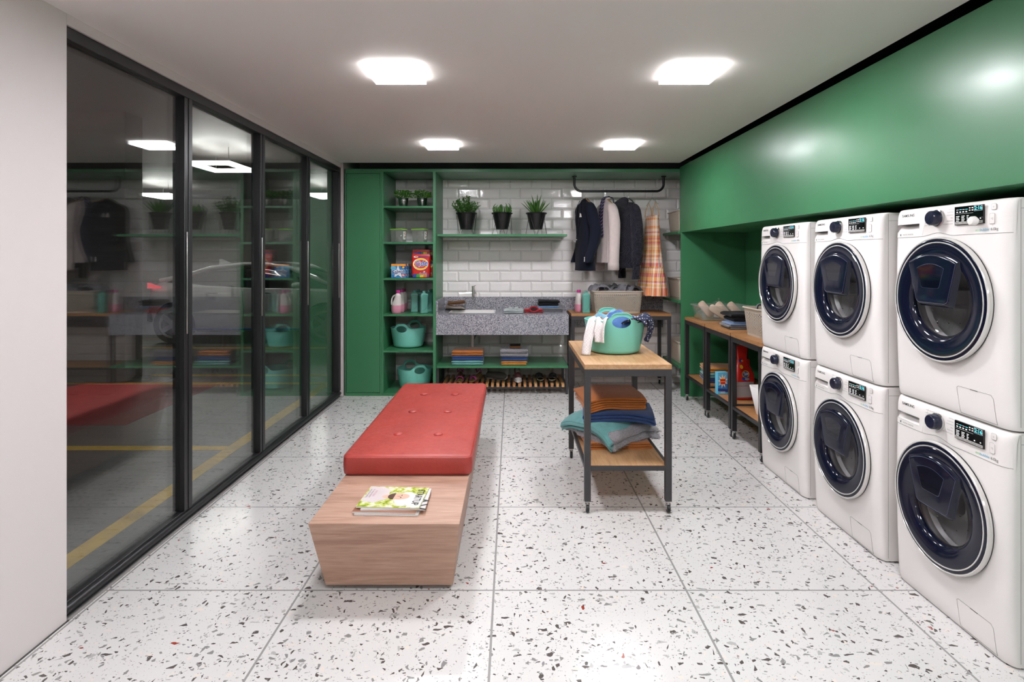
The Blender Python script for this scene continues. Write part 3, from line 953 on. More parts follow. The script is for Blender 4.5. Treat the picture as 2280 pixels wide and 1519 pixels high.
    d = g.build('display', [BLACKG, mat('grey_button_strip', '#a5a3a1', .4)], t, bevel=.002)
    g = G(); yt = yv - .0006
    g.text('2:16', .021, front(.186, yt, .8175), 0, bold=.01)
    for a, b, c, e in ((.166, .2045, .8075, .8275),):
        for q in ((a, b, c, c + .0006), (a, b, e, e + .0006), (a, a + .0006, c, e), (b, b + .0006, c, e)): g.box(q[0], q[1], yt - .0002, yt, q[2], q[3], 1)
    for i in range(4): g.box(.08 + i * .015, .088 + i * .015, yt - .0002, yt, .806, .8105, 1); g.box(.08 + i * .015, .091 + i * .015, yt - .0002, yt, .8165, .8182, 0 if i % 2 else 1)
    for i in range(2):
        for j in range(2): g.box(.142 + i * .013, .149 + i * .013, yt - .0002, yt, .810 + j * .009, .814 + j * .009, 1)
    g.box(.077, .162, yt - .0002, yt, .801, .8016, 1)
    for r_ in range(4):
        z = .793 - r_ * .006
        for cx, wd in ((.078, .017), (.105, .016), (.131, .010)):
            g.box(cx, cx + wd - (r_ % 2) * .003, yt - .0002, yt, z - .0028, z, 1)
    for cx in (.165, .193): g.box(cx, cx + .006, yt - .0002, yt, .776, .780, 1)
    for i, wd in enumerate(('Temp.', 'Spin', 'Options', 'Dry Level', 'Wrinkle')): g.text(wd, .006, front(.085 + i * .0265, yt - .0004, .7655), 2)
    g.build('display_icons', [CYAN, ICON, INK], d, smooth=0)
    # buttons
    for (a, b, c, e, tx) in ((.236, .258, .806, .829, 'o'), (.231, .253, .754, .793, '>||')):
        g = G(); rrp = lambda y: [(p[0], y, p[1]) for p in [(q[0], q[1]) for q in rr(a, b, c, e, .005, 0, 4)]]
        yy = min(fy_(a, c), fy_(b, e)) - .0035
        g.loft([[(x, .006, z) for x, y, z in rrp(0)], rrp(yy + .0012), [((x - (a + b) / 2) * .95 + (a + b) / 2, yy, (z - (c + e) / 2) * .97 + (c + e) / 2) for x, y, z in rrp(0)]], False, True, 0)
        P = rrp(yy + .0009)
        g.tube([((x - (a + b) / 2) * 1.01 + (a + b) / 2, y, (z - (c + e) / 2) * 1.01 + (c + e) / 2) for x, y, z in P], .0006, 5, 1, closed=True)
        g.text(tx, .010, front((a + b) / 2, yy - .0003, (c + e) / 2), 1)
        g.build('button', [WHITEP, GREYL], t)
    # printing on the panel
    g = G()
    def tx(body, size, x, z, mi, bold=0, sx=1.0, align='CENTER'):
        g.text(body, size, front(x, fy_(x, z) - .0014, z), mi, bold=bold, sx=sx, align=align)
    tx('SAMSUNG', .0175, -.209, .815, 0, .02, .98)
    tx('eco', .0155, .176, .734, 1); tx('bubble', .0155, .207, .734, 2); tx('6.0kg', .0155, .251, .7345, 3)
    tx('DIGITAL INVERTER', .0078, -.205, .7305, 3); g.box(-.255, -.251, fy_(-.25, .73) - .0016, fy_(-.25, .73) - .001, .726, .735, 0)
    for i, s_ in enumerate(('COTTON', 'E COTTON', 'SYNTHETICS', 'SPIN', 'RINSE+SPIN', 'ECO DRUM CLEAN')):
        tx(s_, .0062, .052, .824 - i * .0118, 4, align='RIGHT' if i else 'RIGHT')
    for i, s_ in enumerate(('SUPER ECO WASH', 'SUPER SPEED', 'DAILY WASH', 'WOOL', 'DARK GARMENT', 'BABY CARE')):
        tx(s_, .0062, -.103, .824 - i * .0118, 4, align='LEFT')
    tx('12', .006, .242, .748, 4)
    g.build('lettering', [INK, mat('eco_green_ink', '#7fc27a', .5), mat('eco_blue_ink', '#4aa6cc', .5), mat('mid_grey_ink', '#5a5857', .5), GINK], t, smooth=0)
    # door (axis along y; profiles use outward = -y)
    D = thing('door', '', ''); del D['label']; del D['category']; D.parent = t; D.location = (0, 0, .457); D.scale = (1, .72, 1)
    def ring_part(name, prof, m, par, n=64, **kw):
        o = G().lathe(prof, n, axis='y', **kw).build(name, m, par, smooth=50)
        o.data.transform(Matrix.Scale(-1, 4, (0, 1, 0))); o.data.flip_normals()
        return o
    # lathe axis y maps z->-z' ; prof z positive = outward after flip -> give as negative-y directly
    ring_part('outer_ring', [(.256, -.008), (.258, -.018), (.2565, -.028), (.2535, -.033), (.2505, -.033), (.2485, -.030), (.2485, -.006)], mat('white_door_ring', '#e4e1de', .12, .35), D)
    ring_part('gap_ring', [(.2535, -.012), (.2535, .010), (.15, .010)], DARK, D)
    ring_part('dark_band', [(.2484, -.006), (.2484, -.0312), (.244, -.0335), (.2372, -.0335)], NAVY, D)
    ring_part('chrome_ring', [(.2374, -.032), (.2368, -.0362), (.2330, -.0362), (.2315, -.032)], MATS['white_door_ring'], D)
    ring_part('glass_rim', [(.2318, -.033), (.229, -.0368), (.222, -.0372), (.203, -.0345), (.182, -.0285), (.168, -.0205), (.160, -.008), (.156, .012)], NAVY, D)
    ring_part('porthole', [(.160, -.012), (.150, -.004), (.12, .010), (.08, .022), (.04, .028), (.0005, .030)], DOORGL, D)
    # add-wash hatch: tapered shield in the upper half of the door
    def hatch(inset, y):
        tl, tr, bl, br, top, bot = -.150 + inset, .118 - inset, -.108 + inset * .8, .078 - inset * .8, .186 - inset, -.020 + inset
        pts = []
        for k in range(9):
            x = tl + (tr - tl) * k / 8; pts.append((x, y, top - .035 * ((2 * k / 8 - 1) ** 2) * 1.0))
        for a0, cx, cz in ((0, br - .022, bot + .022), (-90, bl + .022, bot + .022)):
            for k in range(6):
                a = R(a0 - 90 * k / 5); pts.append((cx + .022 * math.cos(a), y, cz + .022 * math.sin(a)))
        return pts
    H = G().loft([hatch(-.012, -.018), hatch(-.004, -.040), hatch(.004, -.0475), hatch(.010, -.0485)], False, True).build('hatch', NAVY, D, smooth=35)
    g = G(); P1, P2 = hatch(.004, -.0479), hatch(.007, -.0488)
    g.tube(P1, .0012, 6, closed=True)
    g.loft([[(x * .62 - .012, -.0487, z * .55 + .05) for x, y, z in hatch(.01, 0)], [(x * .62 - .012, -.0492, z * .55 + .05) for x, y, z in hatch(.012, 0)]], False, False)
    g.poly([(x * .6 - .012, -.0490, z * .52 + .052) for x, y, z in hatch(.01, 0)], 1)
    g.build('hatch_trim', [mat('hatch_edge', '#3c4156', .25), mat('hatch_pane', '#0a0d1a', .05)], H)
    # gasket, drum
    ring_part('gasket', [(.1775, .002), (.170, .010), (.168, .03), (.174, .05), (.180, .058), (.198, .062)], mat('grey_gasket', '#8d8a88', .3), t).location = (0, 0, .457)
    g = G().lathe([(.198, .064), (.199, .33), (.19, .345), (.0005, .350)], 40, axis='y')
    rr_ = random.Random(3)
    for i in range(-8, 9):
        for j in range(-8, 9):
            x, z = i * .021 + (j % 2) * .0105, j * .0195
            if x * x + z * z < .17 ** 2: g.ball((x, -.347, z), .0056, .004, .0056, 8, 5, 1)
    for k in range(20):
        a = 2 * PI * k / 20
        for m in range(5): g.ball((.1985 * math.cos(a), -(.10 + m * .05), .1985 * math.sin(a)), .004, .004, .004, 6, 4, 1)
    for k in range(3):
        a = 2 * PI * k / 3 + .5
        g.M = Matrix.Rotation(a, 4, 'Y'); g.hexa([(-.03, -.33, .15), (.03, -.33, .15), (.03, -.07, .155), (-.03, -.07, .155)], [(-.04, -.34, .197), (.04, -.34, .197), (.04, -.065, .197), (-.04, -.065, .197)]); g.M = Matrix()
    o = g.build('drum', [mat('drum_steel', '#d2cfcc', .45, .35), STEEL], t, smooth=40); o.data.transform(Matrix.Scale(-1, 4, (0, 1, 0))); o.location = (0, 0, .457)
    # filter flap
    g = G(); P = [(.068, .0), (.235, .0)]
    bl = [(.086, .016), (.256, .016), (.240, .108), (.228, .120), (.073, .119), (.067, .113)]
    bl = [(.082, .014), (.252, .014), (.241, .106), (.230, .118), (.076, .118), (.068, .112)]
    bl = [(bl[i][0] + (bl[(i + 1) % 6][0] - bl[i][0]) * k / 10, bl[i][1] + (bl[(i + 1) % 6][1] - bl[i][1]) * k / 10) for i in range(6) for k in range(10)]
    g.tube([(x, fy_(x, z) - .0002, z) for x, z in bl], .0008, 6, 1, closed=True)
    g.grid(14, 8, lambda u, v: (.070 + .010 * (1 - v) + .168 * u, fy_(.070 + .010 * (1 - v) + .168 * u, .016 + .100 * v) - .0003, .016 + .100 * v), 0)
    g.box(.135, .170, fy_(.15, .117) - .0014, fy_(.15, .117), .1165, .1185, 2)
    g.build('filter_flap', [WHITEE, GREYL, INK], t)
    return t
W0 = make_washer()
wl = ['lower white washing machine of the stack beside the wheeled tables', 'upper white washing machine of the stack beside the wheeled tables',
      'lower white washing machine of the middle stack', 'upper white washing machine of the middle stack',
      'lower white washing machine of the stack farthest from the wheeled tables', 'upper washing machine with a small white dial over its display']
k = 0
for yc in (3.775, 3.058, 2.341):
    for z in (0.0, .848):
        o = W0 if k == 0 else dup(W0)
        o.location = (1.770, yc, z); o.rotation_euler = (0, 0, -PI / 2); o['label'] = wl[k]; o['group'] = 'stacked white washing machines'
        k += 1
dial = G().lathe([(.0, .030), (.013, .029), (.0175, .024), (.0185, .012), (.012, .008), (.012, .003)], 28, (.178, 0, .768), axis='y', c0=True).build('dial', WHITEP, o)
bpy.context.view_layer.update()
dial.data.transform(Matrix.Identity(4))

# ================================================================ upholstered bench
t = thing('bench', 'low wooden bench with tapered sides and red buttoned leather cushion', 'bench', (-.545, 3.55, 0))
def quad(hw, y0, y1, z): return [(-hw, y0, z), (hw, y0, z), (hw, y1, z), (-hw, y1, z)]
g = G(); g.hexa(quad(.283, -1.025, 1.05, .022), quad(.3225, -1.132, 1.13, .3445)); g.build('base', ASH, t, bevel=.0025)
G().box(-.24, .24, -.93, .95, 0, .0215).build('plinth', DARK, t)
g = G()
NX, NY = 25, 61
Lx, Ly, hz = .337, .852, .105
BT = [(bx, by) for by in (.745 - .852 + .0 - .14, .23, .71) for bx in (-.117, .117)]
BT = [(bx, by - .853 + .0) for by in (.36, .84, 1.32) for bx in (-.117, .117)]
def sq(u, p=10):  # superellipse corner softening
    return u
rings = []
def rrect(hx, hy, r, z, n=8):
    return rr(-hx, hx, -hy, hy, r, z, n)
prof = [(.012, .000, .030), (.003, .006, .036), (.0, .018, .04), (-.002, .052, .042), (.0, .085, .04), (.004, .096, .036), (.012, .103, .030), (.022, .1055, .022)]
rings = [rrect(Lx - i, Ly - i, r_, z) for i, z, r_ in prof]
g.loft(rings, True, False)
# top surface grid, dimpled under the buttons
def topf(u, v):
    x = (u * 2 - 1) * (Lx - .0215); y = (v * 2 - 1) * (Ly - .0215)
    z = .1052 + .004 * (1 - (2 * u - 1) ** 4) * (1 - (2 * v - 1) ** 8)
    for bx, by in BT:
        d2 = (x - bx) ** 2 + (y - by) ** 2
        z -= .009 * math.exp(-d2 / .0016)
    z += .0012 * nz(x * 9, y * 9)
    return (x, y, z)
g.grid(41, 101, topf)
c = g.build('cushion', RED, t, smooth=60); c.location = (0, .247, .345)
g = G()
g.tube([(p[0], p[1], p[2]) for p in rrect(Lx - .0015, Ly - .0015, .04, .092)], .0022, 6, closed=True)
g.build('piping', RED, c)
for bx, by in BT:
    G().ball((bx, by, .1055), .027, .027, .010, 22, 10).build('button', RED, c)

# ---------------------------------------------------------------- magazines
def magazine(label, x, y, z, rot, w_=.283, d_=.222, th=.006, cover=None, group='magazines on the bench'):
    t = thing('magazine', label, 'magazine', (x, y, z), rot, group)
    g = G()
    for k in range(3): g.box(-w_ / 2, w_ / 2, -d_ / 2, d_ / 2, th * k / 3 + .0002, th * (k + 1) / 3)
    g.build('pages', PAPER, t)
    G().box(-w_ / 2 - .0006, w_ / 2 + .0006, -d_ / 2 - .0006, d_ / 2 + .0006, th + .0001, th + .0006).build('cover', cover or PAPER, t)
    return t
SKIN = mat('print_skin', '#d6ad97', .3)
zb = .3452
m1 = magazine('lowest magazine of the pile on the bench, pale cover', -.549, 2.600, zb, -1.5, cover=mat('pale_cover', '#b9b3b0', .25))
m2 = magazine('second lowest magazine, brown cover showing at its corner', -.556, 2.608, zb + .0068, -3.5, cover=mat('brown_cover', '#9a6a55', .25))
m3 = magazine('magazine just under the top one, black letters on white', -.528, 2.622, zb + .0136, .5, cover=mat('white_cover', '#cfcbc9', .25))
g = G(); g.text('AV', .10, Matrix.Translation((.108, -.055, .0068)) @ Matrix.Rotation(-PI / 2, 4, 'Z'), 0, bold=.01); g.build('lettering', INK, m3, smooth=0)
m4 = magazine('top magazine of the pile with a leafy green cover portrait', -.545, 2.626, zb + .0204, -3.5, cover=LEAFY)
g = G(); zz = .0068
def flat(pts, mi, dz=0): g.poly([(x, y, zz + dz) for x, y in pts], mi)
def ell(cx, cy_, a, b, mi, dz, a0=0, a1=360, n=24): flat([(cx + a * math.cos(R(a0 + (a1 - a0) * k / n)), cy_ + b * math.sin(R(a0 + (a1 - a0) * k / n))) for k in range(n if a1 - a0 == 360 else n + 1)], mi, dz)
flat([(-.135, .105), (-.075, .108), (-.035, .075), (-.03, .03), (-.02, .0), (-.03, -.03), (-.075, -.065), (-.135, -.055)], 0)
ell(-.02, .0, .035, .02, 1, .0002)
ell(.025, .004, .047, .034, 1, .0003)
ell(.002, .004, .030, .034, 2, .0005, 90, 270)
ell(.012, .004, .010, .015, 1, .0007)
ell(.034, .016, .003, .006, 3, .0007); ell(.034, -.008, .003, .006, 3, .0007)
ell(.022, .004, .009, .004, 4, .0007)
ell(.06, -.02, .05, .075, 5, .0001)
flat([(.08, -.105), (.14, -.105), (.14, .04), (.10, .02)], 5, .00015)
Mt = lambda x, y: Matrix.Translation((x, y, zz + .0009)) @ Matrix.Rotation(-PI / 2, 4, 'Z')
g.text('STARTUP', .046, Mt(.112, .0), 6, bold=.012, sx=.86)
g.text('13', .014, Mt(.072, -.088), 6)
for i, s_ in enumerate(('NEW IDEAS', 'for young companies', 'starting from nothing')): g.text(s_, .011 if i else .013, Mt(-.098 - i * .014, .03), 7 if i == 0 else 6)
g.build('cover_print', [mat('print_shirt', '#cbbfbf', .3), SKIN, mat('print_beard', '#4a2c1c', .4), mat('print_eye', '#33231c', .4), mat('print_lip', '#b98270', .4), mat('print_white', '#d6d3d0', .3), INK, mat('print_pink', '#b06b8c', .4)], m4, smooth=0)

# ================================================================ wheeled steel tables
def make_table(W, Dp, Hh, label, loc, top=OAK, steel=STEELD):
    t = thing('wheeled_table', label, 'table', loc, 0, 'steel and oak tables on casters')
    a, b, lg = W / 2, Dp / 2, .036
    G().box(-a, a, -b, b, Hh - .028, Hh).build('tabletop', top, t, bevel=.0015)
    g = G(); z0, z1 = Hh - .028 - .0405, Hh - .0285
    g.box(-a, a, -b, -b + lg, z0, z1).box(-a, a, b - lg, b, z0, z1).box(-a, -a + lg, -b + lg, b - lg, z0, z1).box(a - lg, a, -b + lg, b - lg, z0, z1)
    g.build('frame', steel, t, bevel=.001)
    for sx in (-1, 1):
        for sy in (-1, 1):
            x0, y0 = sx * (a - lg / 2), sy * (b - lg / 2)
            G().box(x0 - lg / 2, x0 + lg / 2, y0 - lg / 2, y0 + lg / 2, .068, z0 - .0003).build('leg', steel, t, bevel=.001)
            c = G(); c.lathe([(.012, .0675), (.012, .058), (.014, .056), (.014, .050), (0, .050)], 14, (x0, y0, 0), c0=True)
            c.box(x0 - .0125, x0 - .0095, y0 - .016, y0 + .008, .022, .054).box(x0 + .0095, x0 + .0125, y0 - .016, y0 + .008, .022, .054)
            cs = c.build('caster', CHROME, t)
            wb = G().lathe([(.008, -.009), (.020, -.009), (.0235, -.006), (.0235, .006), (.020, .009), (.008, .009)], 22, axis='x', c0=True, c1=True)
            wb.v = [(x + x0, y + y0 - .004, z + .0238) for x, y, z in wb.v]
            wb.build('wheel', RUBBER, cs)
    g = G(); zs = .268; e = .002
    g.box(-a + lg, a - lg, -b + e, -b + e + .02, zs - .022, zs).box(-a + lg, a - lg, b - e - .02, b - e, zs - .022, zs)
    g.box(-a + e, -a + e + .02, -b + lg, b - lg, zs - .022, zs).box(a - e - .02, a - e, -b + lg, b - lg, zs - .022, zs)
    g.build('shelf_frame', steel, t)
    G().box(-a + .0225, a - .0225, -b + .0225, b - .0225, zs - .012, zs + .001).build('shelf', top, t)
    return t
T0 = make_table(.503, .935, .859, 'wheeled oak and steel table in the middle of the floor', (.670, 3.745, 0))
T1 = make_table(1.09, .455, .859, 'long wheeled table in the niche under the hanging clothes', (1.192, 6.432, 0), OAKX, STEELD)
TA = make_table(.64, .60, .859, 'wheeled table next to the green end panel, carrying the clear tray', (2.105, 5.580, 0), OAKX, STEELB)
TB = make_table(.64, .60, .859, 'wheeled table between two others, carrying folded jeans', (2.105, 4.960, 0), OAKX, STEELB)
TC = make_table(.64, .552, .859, 'wheeled table touching the washers, carrying the beige basket', (2.105, 4.366, 0), OAKX, STEELB)
# ================================================================ soft goods helpers
def folded(g, w, d, t, n, z0=0, bend=None, nx=14, ny=8, seed=0, amp=.003, mi=0, jit=.004):
    """n folded layers with rounded fold edges at front and back"""
    for k in range(n):
        r_ = random.Random(seed * 31 + k)
        ww, dd, ox, oy = w / 2 + r_.uniform(-jit, jit), d / 2 + r_.uniform(-jit, jit), r_.uniform(-jit, jit), r_.uniform(-jit, jit)
        h = t * .49; zc = z0 + (k + .5) * t
        sec = []
        for j in range(ny + 1): sec.append((-(dd - h) + 2 * (dd - h) * j / ny, h))
        for j in range(1, 5): a = R(90 - 180 * j / 5); sec.append((dd - h + h * math.cos(a), h * math.sin(a)))
        for j in range(ny + 1): sec.append(((dd - h) - 2 * (dd - h) * j / ny, -h))
        for j in range(1, 5): a = R(270 - 180 * j / 5); sec.append((-(dd - h) + h * math.cos(a), h * math.sin(a)))
        rings = []
        for i in range(nx + 1):
            u = i / nx * 2 - 1; x = u * ww
            sq = 1 - .45 * max(0, (abs(u) - .97) / .03)
            ring = []
            for (y, z) in sec:
                f = nz(x * 7 + seed, y * 7 + k * 3.1) * amp * (1 if z > 0 else .25) * (1 if k == n - 1 else .3)
                X, Y, Z = x + ox + nz(y * 9 + k, seed) * amp * .6, y + oy + nz(x * 8 + seed, k * 5.3) * amp, zc + z * sq + f
                if bend: Z += bend(X, Y)
                ring.append((X, Y, Z))
            rings.append(ring)
        g.loft(rings, True, True, mi)
    return g
def heap(g, a, b, h, seed=0, mi=0, nu=56, nv=26, rough=.5, ex=2.2, skirt=.03):
    def fn(u, v):
        th = 2 * PI * u; r = v
        x, y = a * r * math.cos(th), b * r * math.sin(th)
        q = 0; s = 1; f = 6.5
        for o in range(3):
            q += s * (1 - 2.2 * abs(nz(x * f + seed * 7.7, y * f + seed, o * 3.3 + seed))); s *= .42; f *= 1.7
        z = h * (1 - r ** ex) * (1 - rough + rough * q) - skirt * r ** 6
        sw = .14 * h
        return (x + sw * nz(x * 14, y * 14, seed), y + sw * nz(y * 14, x * 14, seed + 5), z)
    return g.grid(nu, nv, fn, mi, cu=True)
def strip(g, path, width, mi=0, n=24, nw=9, fold=.008, seed=0, side=(1, 0, 0), taper=1.0):
    pts = [Vector(p) for p in path]; side = Vector(side).normalized()
    def at_(v):
        q = v * (len(pts) - 1); i = min(int(q), len(pts) - 2); f = q - i
        p0, p1, p2, p3 = pts[max(i - 1, 0)], pts[i], pts[i + 1], pts[min(i + 2, len(pts) - 1)]
        return .5 * (2 * p1 + (p2 - p0) * f + (2 * p0 - 5 * p1 + 4 * p2 - p3) * f * f + (3 * p1 - p0 - 3 * p2 + p3) * f ** 3)
    def fn(u, v):
        p = at_(v); tn = (at_(min(v + .02, 1)) - at_(max(v - .02, 0))).normalized()
        nn = side.cross(tn).normalized()
        wdt = width * (1 + (taper - 1) * v)
        q = p + side * ((u - .5) * wdt) + nn * (fold * math.sin(u * 9 + seed + 2 * nz(v * 3, seed)) + fold * .5 * nz(u * 4, v * 5, seed))
        return tuple(q)
    return g.grid(nw, n, fn, mi)

# ================================================================ mint flexible tubs
def make_tub():
    t = thing('laundry_tub', 'x', 'laundry basket')
    hump = lambda th: .052 * max(0, (1 - (min(abs(th - PI / 2), abs(th - 3 * PI / 2)) / .62) ** 2)) ** 1.25
    hump = lambda th: .053 * math.exp(-(min(abs(th - PI / 2), abs(th - 3 * PI / 2)) / .40) ** 4)
    def fn(u, v):
        th = 2 * PI * u; top = .215 + hump(th)
        z = .030 + (top - .030) * v
        q = min(1, z / .215); f = .80 + .20 * q ** .8
        if z > .208: f += .012 * min(1, (z - .208) / .01) * (1 if hump(th) < .01 else .2)
        return (.197 * f * math.cos(th), .188 * f * math.sin(th), z)
    g = G(); g.grid(120, 26, fn, cu=True)
    f0 = .80 + .20 * (.030 / .215) ** .8
    def fb(u, v):
        th = 2 * PI * u; a = R(90 * v); k = f0 - .15 * (1 - math.sin(a)) * 1.0
        return (.197 * k * math.cos(th), .188 * k * math.sin(th), .030 - .028 * math.cos(a))
    g.grid(120, 7, fb, cu=True)
    n0 = f0 - .15
    g.disc((0, 0, .002), .197 * n0, .188 * n0, 120, 0, (1, 0, 0), (0, 1, 0))
    bm = bmesh.new()
    ob = g.build('tub', TEAL, None, smooth=60)
    bm.from_mesh(ob.data); bmesh.ops.remove_doubles(bm, verts=bm.verts, dist=.0004); bmesh.ops.recalc_face_normals(bm, faces=bm.faces); bm.to_mesh(ob.data); bm.free()
    md = ob.modifiers.new('wall', 'SOLIDIFY'); md.thickness = .0045; md.offset = -1
    c = G().lathe([(1, -.4), (1, .4)], 48, axis='y', c0=True, c1=True)
    c.v = [(x * .060, y, z * .0365 + .2105) for x, y, z in c.v]
    bake_cut(ob, [c.build('c', TEAL)])
    ob.parent = t
    for s in (-1, 1):
        g = G()
        for k in range(-11, 12):
            th = s * PI / 2 + k * .028
            z = .215 + hump(th % (2 * PI)) + .0005
            x, y = .197 * math.cos(th), .188 * math.sin(th)
            o = Vector((math.cos(th), math.sin(th), 0))
            p = Vector((x, y, z)); g.tube([tuple(p - o * .0075), tuple(p + o * .0045)], .0032, 7)
        g.build('grip', TEAL, t)
    return t
tub = make_tub(); GT = 'mint laundry tubs'
tub['label'] = 'mint green plastic tub filled with blue laundry on the middle wheeled table'; tub['group'] = GT
at(tub, (.673, 3.735, .8595), 4)
dup(tub, (-1.155, 6.345, .4825), -14, 'empty mint green tub on the second shelf from the floor', GT)
dup(tub, (-1.085, 6.345, .0315), 27, 'empty mint green tub on the lowest shelf, partly behind the red bench', GT)
# laundry in the tub on the table
cx, cy_, cz = .673, 3.735, .8595
o = heap(G(), .128, .118, .085, 3, rough=.6, skirt=.05).build('blue_garment', BLUE2, smooth=80); at(o, (cx + .02, cy_ - .032, cz + .170))
tag(o, 'crumpled blue garment seen through the handle hole of the tub', 'clothes', 'laundry in the mint tub')
o = heap(G(), .12, .085, .085, 8, rough=.6, skirt=.05).build('sky_blue_garment', SKYF, smooth=80); at(o, (cx - .035, cy_ + .065, cz + .175))
tag(o, 'crumpled sky blue garment at the back of the tub', 'clothes', 'laundry in the mint tub')
t = thing('white_shirt', 'white checked shirt hanging over the rim of the tub', 'shirt', (0, 0, 0), 0, 'laundry in the mint tub')
g = G(); strip(g, [(.575, 3.67, 1.055), (.533, 3.635, 1.094), (.505, 3.61, 1.05), (.478, 3.58, .96), (.462, 3.565, .864)], .075, fold=.007, seed=1, side=(.86, -.5, 0), taper=.85); g.build('sleeve', CHECK, t, smooth=80, solid=.003)
g = G(); strip(g, [(.60, 3.66, 1.05), (.572, 3.60, 1.090), (.553, 3.568, 1.055), (.545, 3.558, 1.0), (.547, 3.548, .945)], .088, fold=.010, seed=3, side=(.8, -.6, 0), taper=.8); g.build('sleeve', CHECK, t, smooth=80, solid=.003)
g = G(); heap(g, .06, .05, .03, 5, rough=.6); g.v = [(x + .585, y + 3.67, z + 1.05) for x, y, z in g.v]; g.build('shirt_body', CHECK, t, smooth=80)
t = thing('polka_dot_cloth', 'navy cloth with white dots hanging out over the rim of the tub', 'cloth', (0, 0, 0), 0, 'laundry in the mint tub')
g = G(); strip(g, [(.775, 3.68, 1.062), (.830, 3.675, 1.083), (.870, 3.68, 1.090), (.898, 3.69, 1.055), (.896, 3.695, .995), (.872, 3.70, .935)], .19, fold=.017, seed=2, side=(.25, .95, 0), taper=.62, nw=21); g.build('hanging_end', DOTS, t, smooth=80, solid=.003)
g = G(); strip(g, [(.70, 3.60, 1.06), (.775, 3.59, 1.095), (.82, 3.585, 1.083), (.850, 3.585, 1.055)], .075, fold=.008, seed=6, side=(.4, .9, 0)); g.build('rim_fold', DOTS, t, smooth=80, solid=.003)
g = G().ball((.775, 3.635, 1.075), .022, .022, .032, 14, 10); tag(g.build('rolled_blue_cloth', BLUE2, smooth=80), 'rolled blue cloth standing beside the dotted cloth in the tub', 'cloth', 'laundry in the mint tub')

# ================================================================ beige woven baskets
def make_basket(w, d, h, weave=True, nm='woven_basket'):
    t = thing(nm, 'x', 'basket')
    def per(n, sc, z, r=.035):
        pts = rr(-w / 2 * sc, w / 2 * sc, -d / 2 * sc, d / 2 * sc, r, z, 6)
        # resample evenly
        P = [Vector(p) for p in pts]; L = [0]
        for i in range(len(P)): L.append(L[-1] + (P[(i + 1) % len(P)] - P[i]).length)
        out = []
        for k in range(n):
            s = L[-1] * k / n; i = max(j for j in range(len(P)) if L[j] <= s)
            out.append(tuple(P[i].lerp(P[(i + 1) % len(P)], (s - L[i]) / max(1e-9, L[i + 1] - L[i]))))
        return out
    cell = .0112
    N = int(2 * (w + d) / cell); Mz = int((h - .055) / cell)
    z0, z1 = .018, h - .037
    if weave:
        bm = bmesh.new(); V = []
        for j in range(Mz + 1):
            z = z0 + (z1 - z0) * j / Mz; sc = .90 + .10 * z / h
            V.append([bm.verts.new(p) for p in per(N, sc, z)])
        fs = []
        for j in range(Mz):
            for i in range(N):
                fs.append(bm.faces.new((V[j][i], V[j][(i + 1) % N], V[j + 1][(i + 1) % N], V[j + 1][i])))
        hole = [f for k, f in enumerate(fs) if ((k // N) + (k % N)) % 2 == 0]
        bmesh.ops.inset_individual(bm, faces=hole, thickness=.0026, use_even_offset=True)
        bmesh.ops.delete(bm, geom=hole, context='FACES_ONLY')
        bmesh.ops.recalc_face_normals(bm, faces=bm.faces)
        me = bpy.data.meshes.new('weave'); bm.to_mesh(me); bm.free(); me.materials.append(BEIGE)
        ob = bpy.data.objects.new('weave', me); COL.objects.link(ob); ob.parent = t
        md = ob.modifiers.new('thickness', 'SOLIDIFY'); md.thickness = .003; md.offset = -1
        # lining behind the weave keeps the wall opaque like the dark interior
    else:
        g = G(); rg = []
        for j in range(2 * 16 + 1):
            z = z0 + (z1 - z0) * j / 32; sc = .90 + .10 * z / h + (.004 if j % 2 else 0)
            rg.append(per(72, sc, z))
        g.loft(rg, False, False); g.build('weave', BEIGE, t, smooth=60, solid=.003)
    g = G(); g.loft([per(72, .90, 0), per(72, .905, .006), per(72, .905, .019)], True, False); g.box(-w * .42, w * .42, -d * .42, d * .42, .004, .009); g.build('base', BEIGE, t, smooth=50)
    g = G(); s1 = .90 + .10 * z1 / h
    g.loft([per(72, s1, z1), per(72, s1 + .004, z1 + .002), per(72, .995, h - .014), per(72, 1.045, h - .010), per(72, 1.05, h - .004), per(72, 1.04, h), per(72, .985, h), per(72, .97, h - .012), per(72, s1 - .012, z1)], False, False)
    ob = g.build('rim', BEIGE, t, smooth=50)
    return t
bk = make_basket(.545, .36, .245)
bk['label'] = 'large beige woven plastic basket full of grey clothes on the long niche table'; bk['group'] = 'beige plastic baskets'
at(bk, (1.170, 6.43, .8595))
o = heap(G(), .245, .155, .05, 12, rough=.7, nu=72, nv=34, ex=4)
r_ = random.Random(5)
for k in range(9):
    x0 = -.20 + .05 * k; y0 = r_.uniform(-.09, .05); an = r_.uniform(-.9, .9); L_ = r_.uniform(.10, .17)
    dx, dy = math.cos(an), math.sin(an)
    strip(o, [(x0 - dx * L_ * .6, y0 - dy * L_ * .6, .015), (x0 - dx * L_ * .25, y0 - dy * L_ * .25, .055 + r_.uniform(0, .03)), (x0 + dx * L_ * .15, y0 + dy * L_ * .15, .045 + r_.uniform(0, .03)), (x0 + dx * L_ * .6, y0 + dy * L_ * .6, .015)], r_.uniform(.08, .14), fold=.012, seed=k * 3, side=(-dy, dx, .1), n=30, nw=14)
o = o.build('grey_clothes', GREYC, smooth=80); at(o, (1.170, 6.43, 1.078)); tag(o, 'grey clothes heaped in the large beige basket', 'clothes')
bk2 = make_basket(.46, .31, .225)
bk2['label'] = 'beige woven basket with grey laundry beside the washing machines'; bk2['group'] = 'beige plastic baskets'
at(bk2, (2.085, 4.425, .8595))
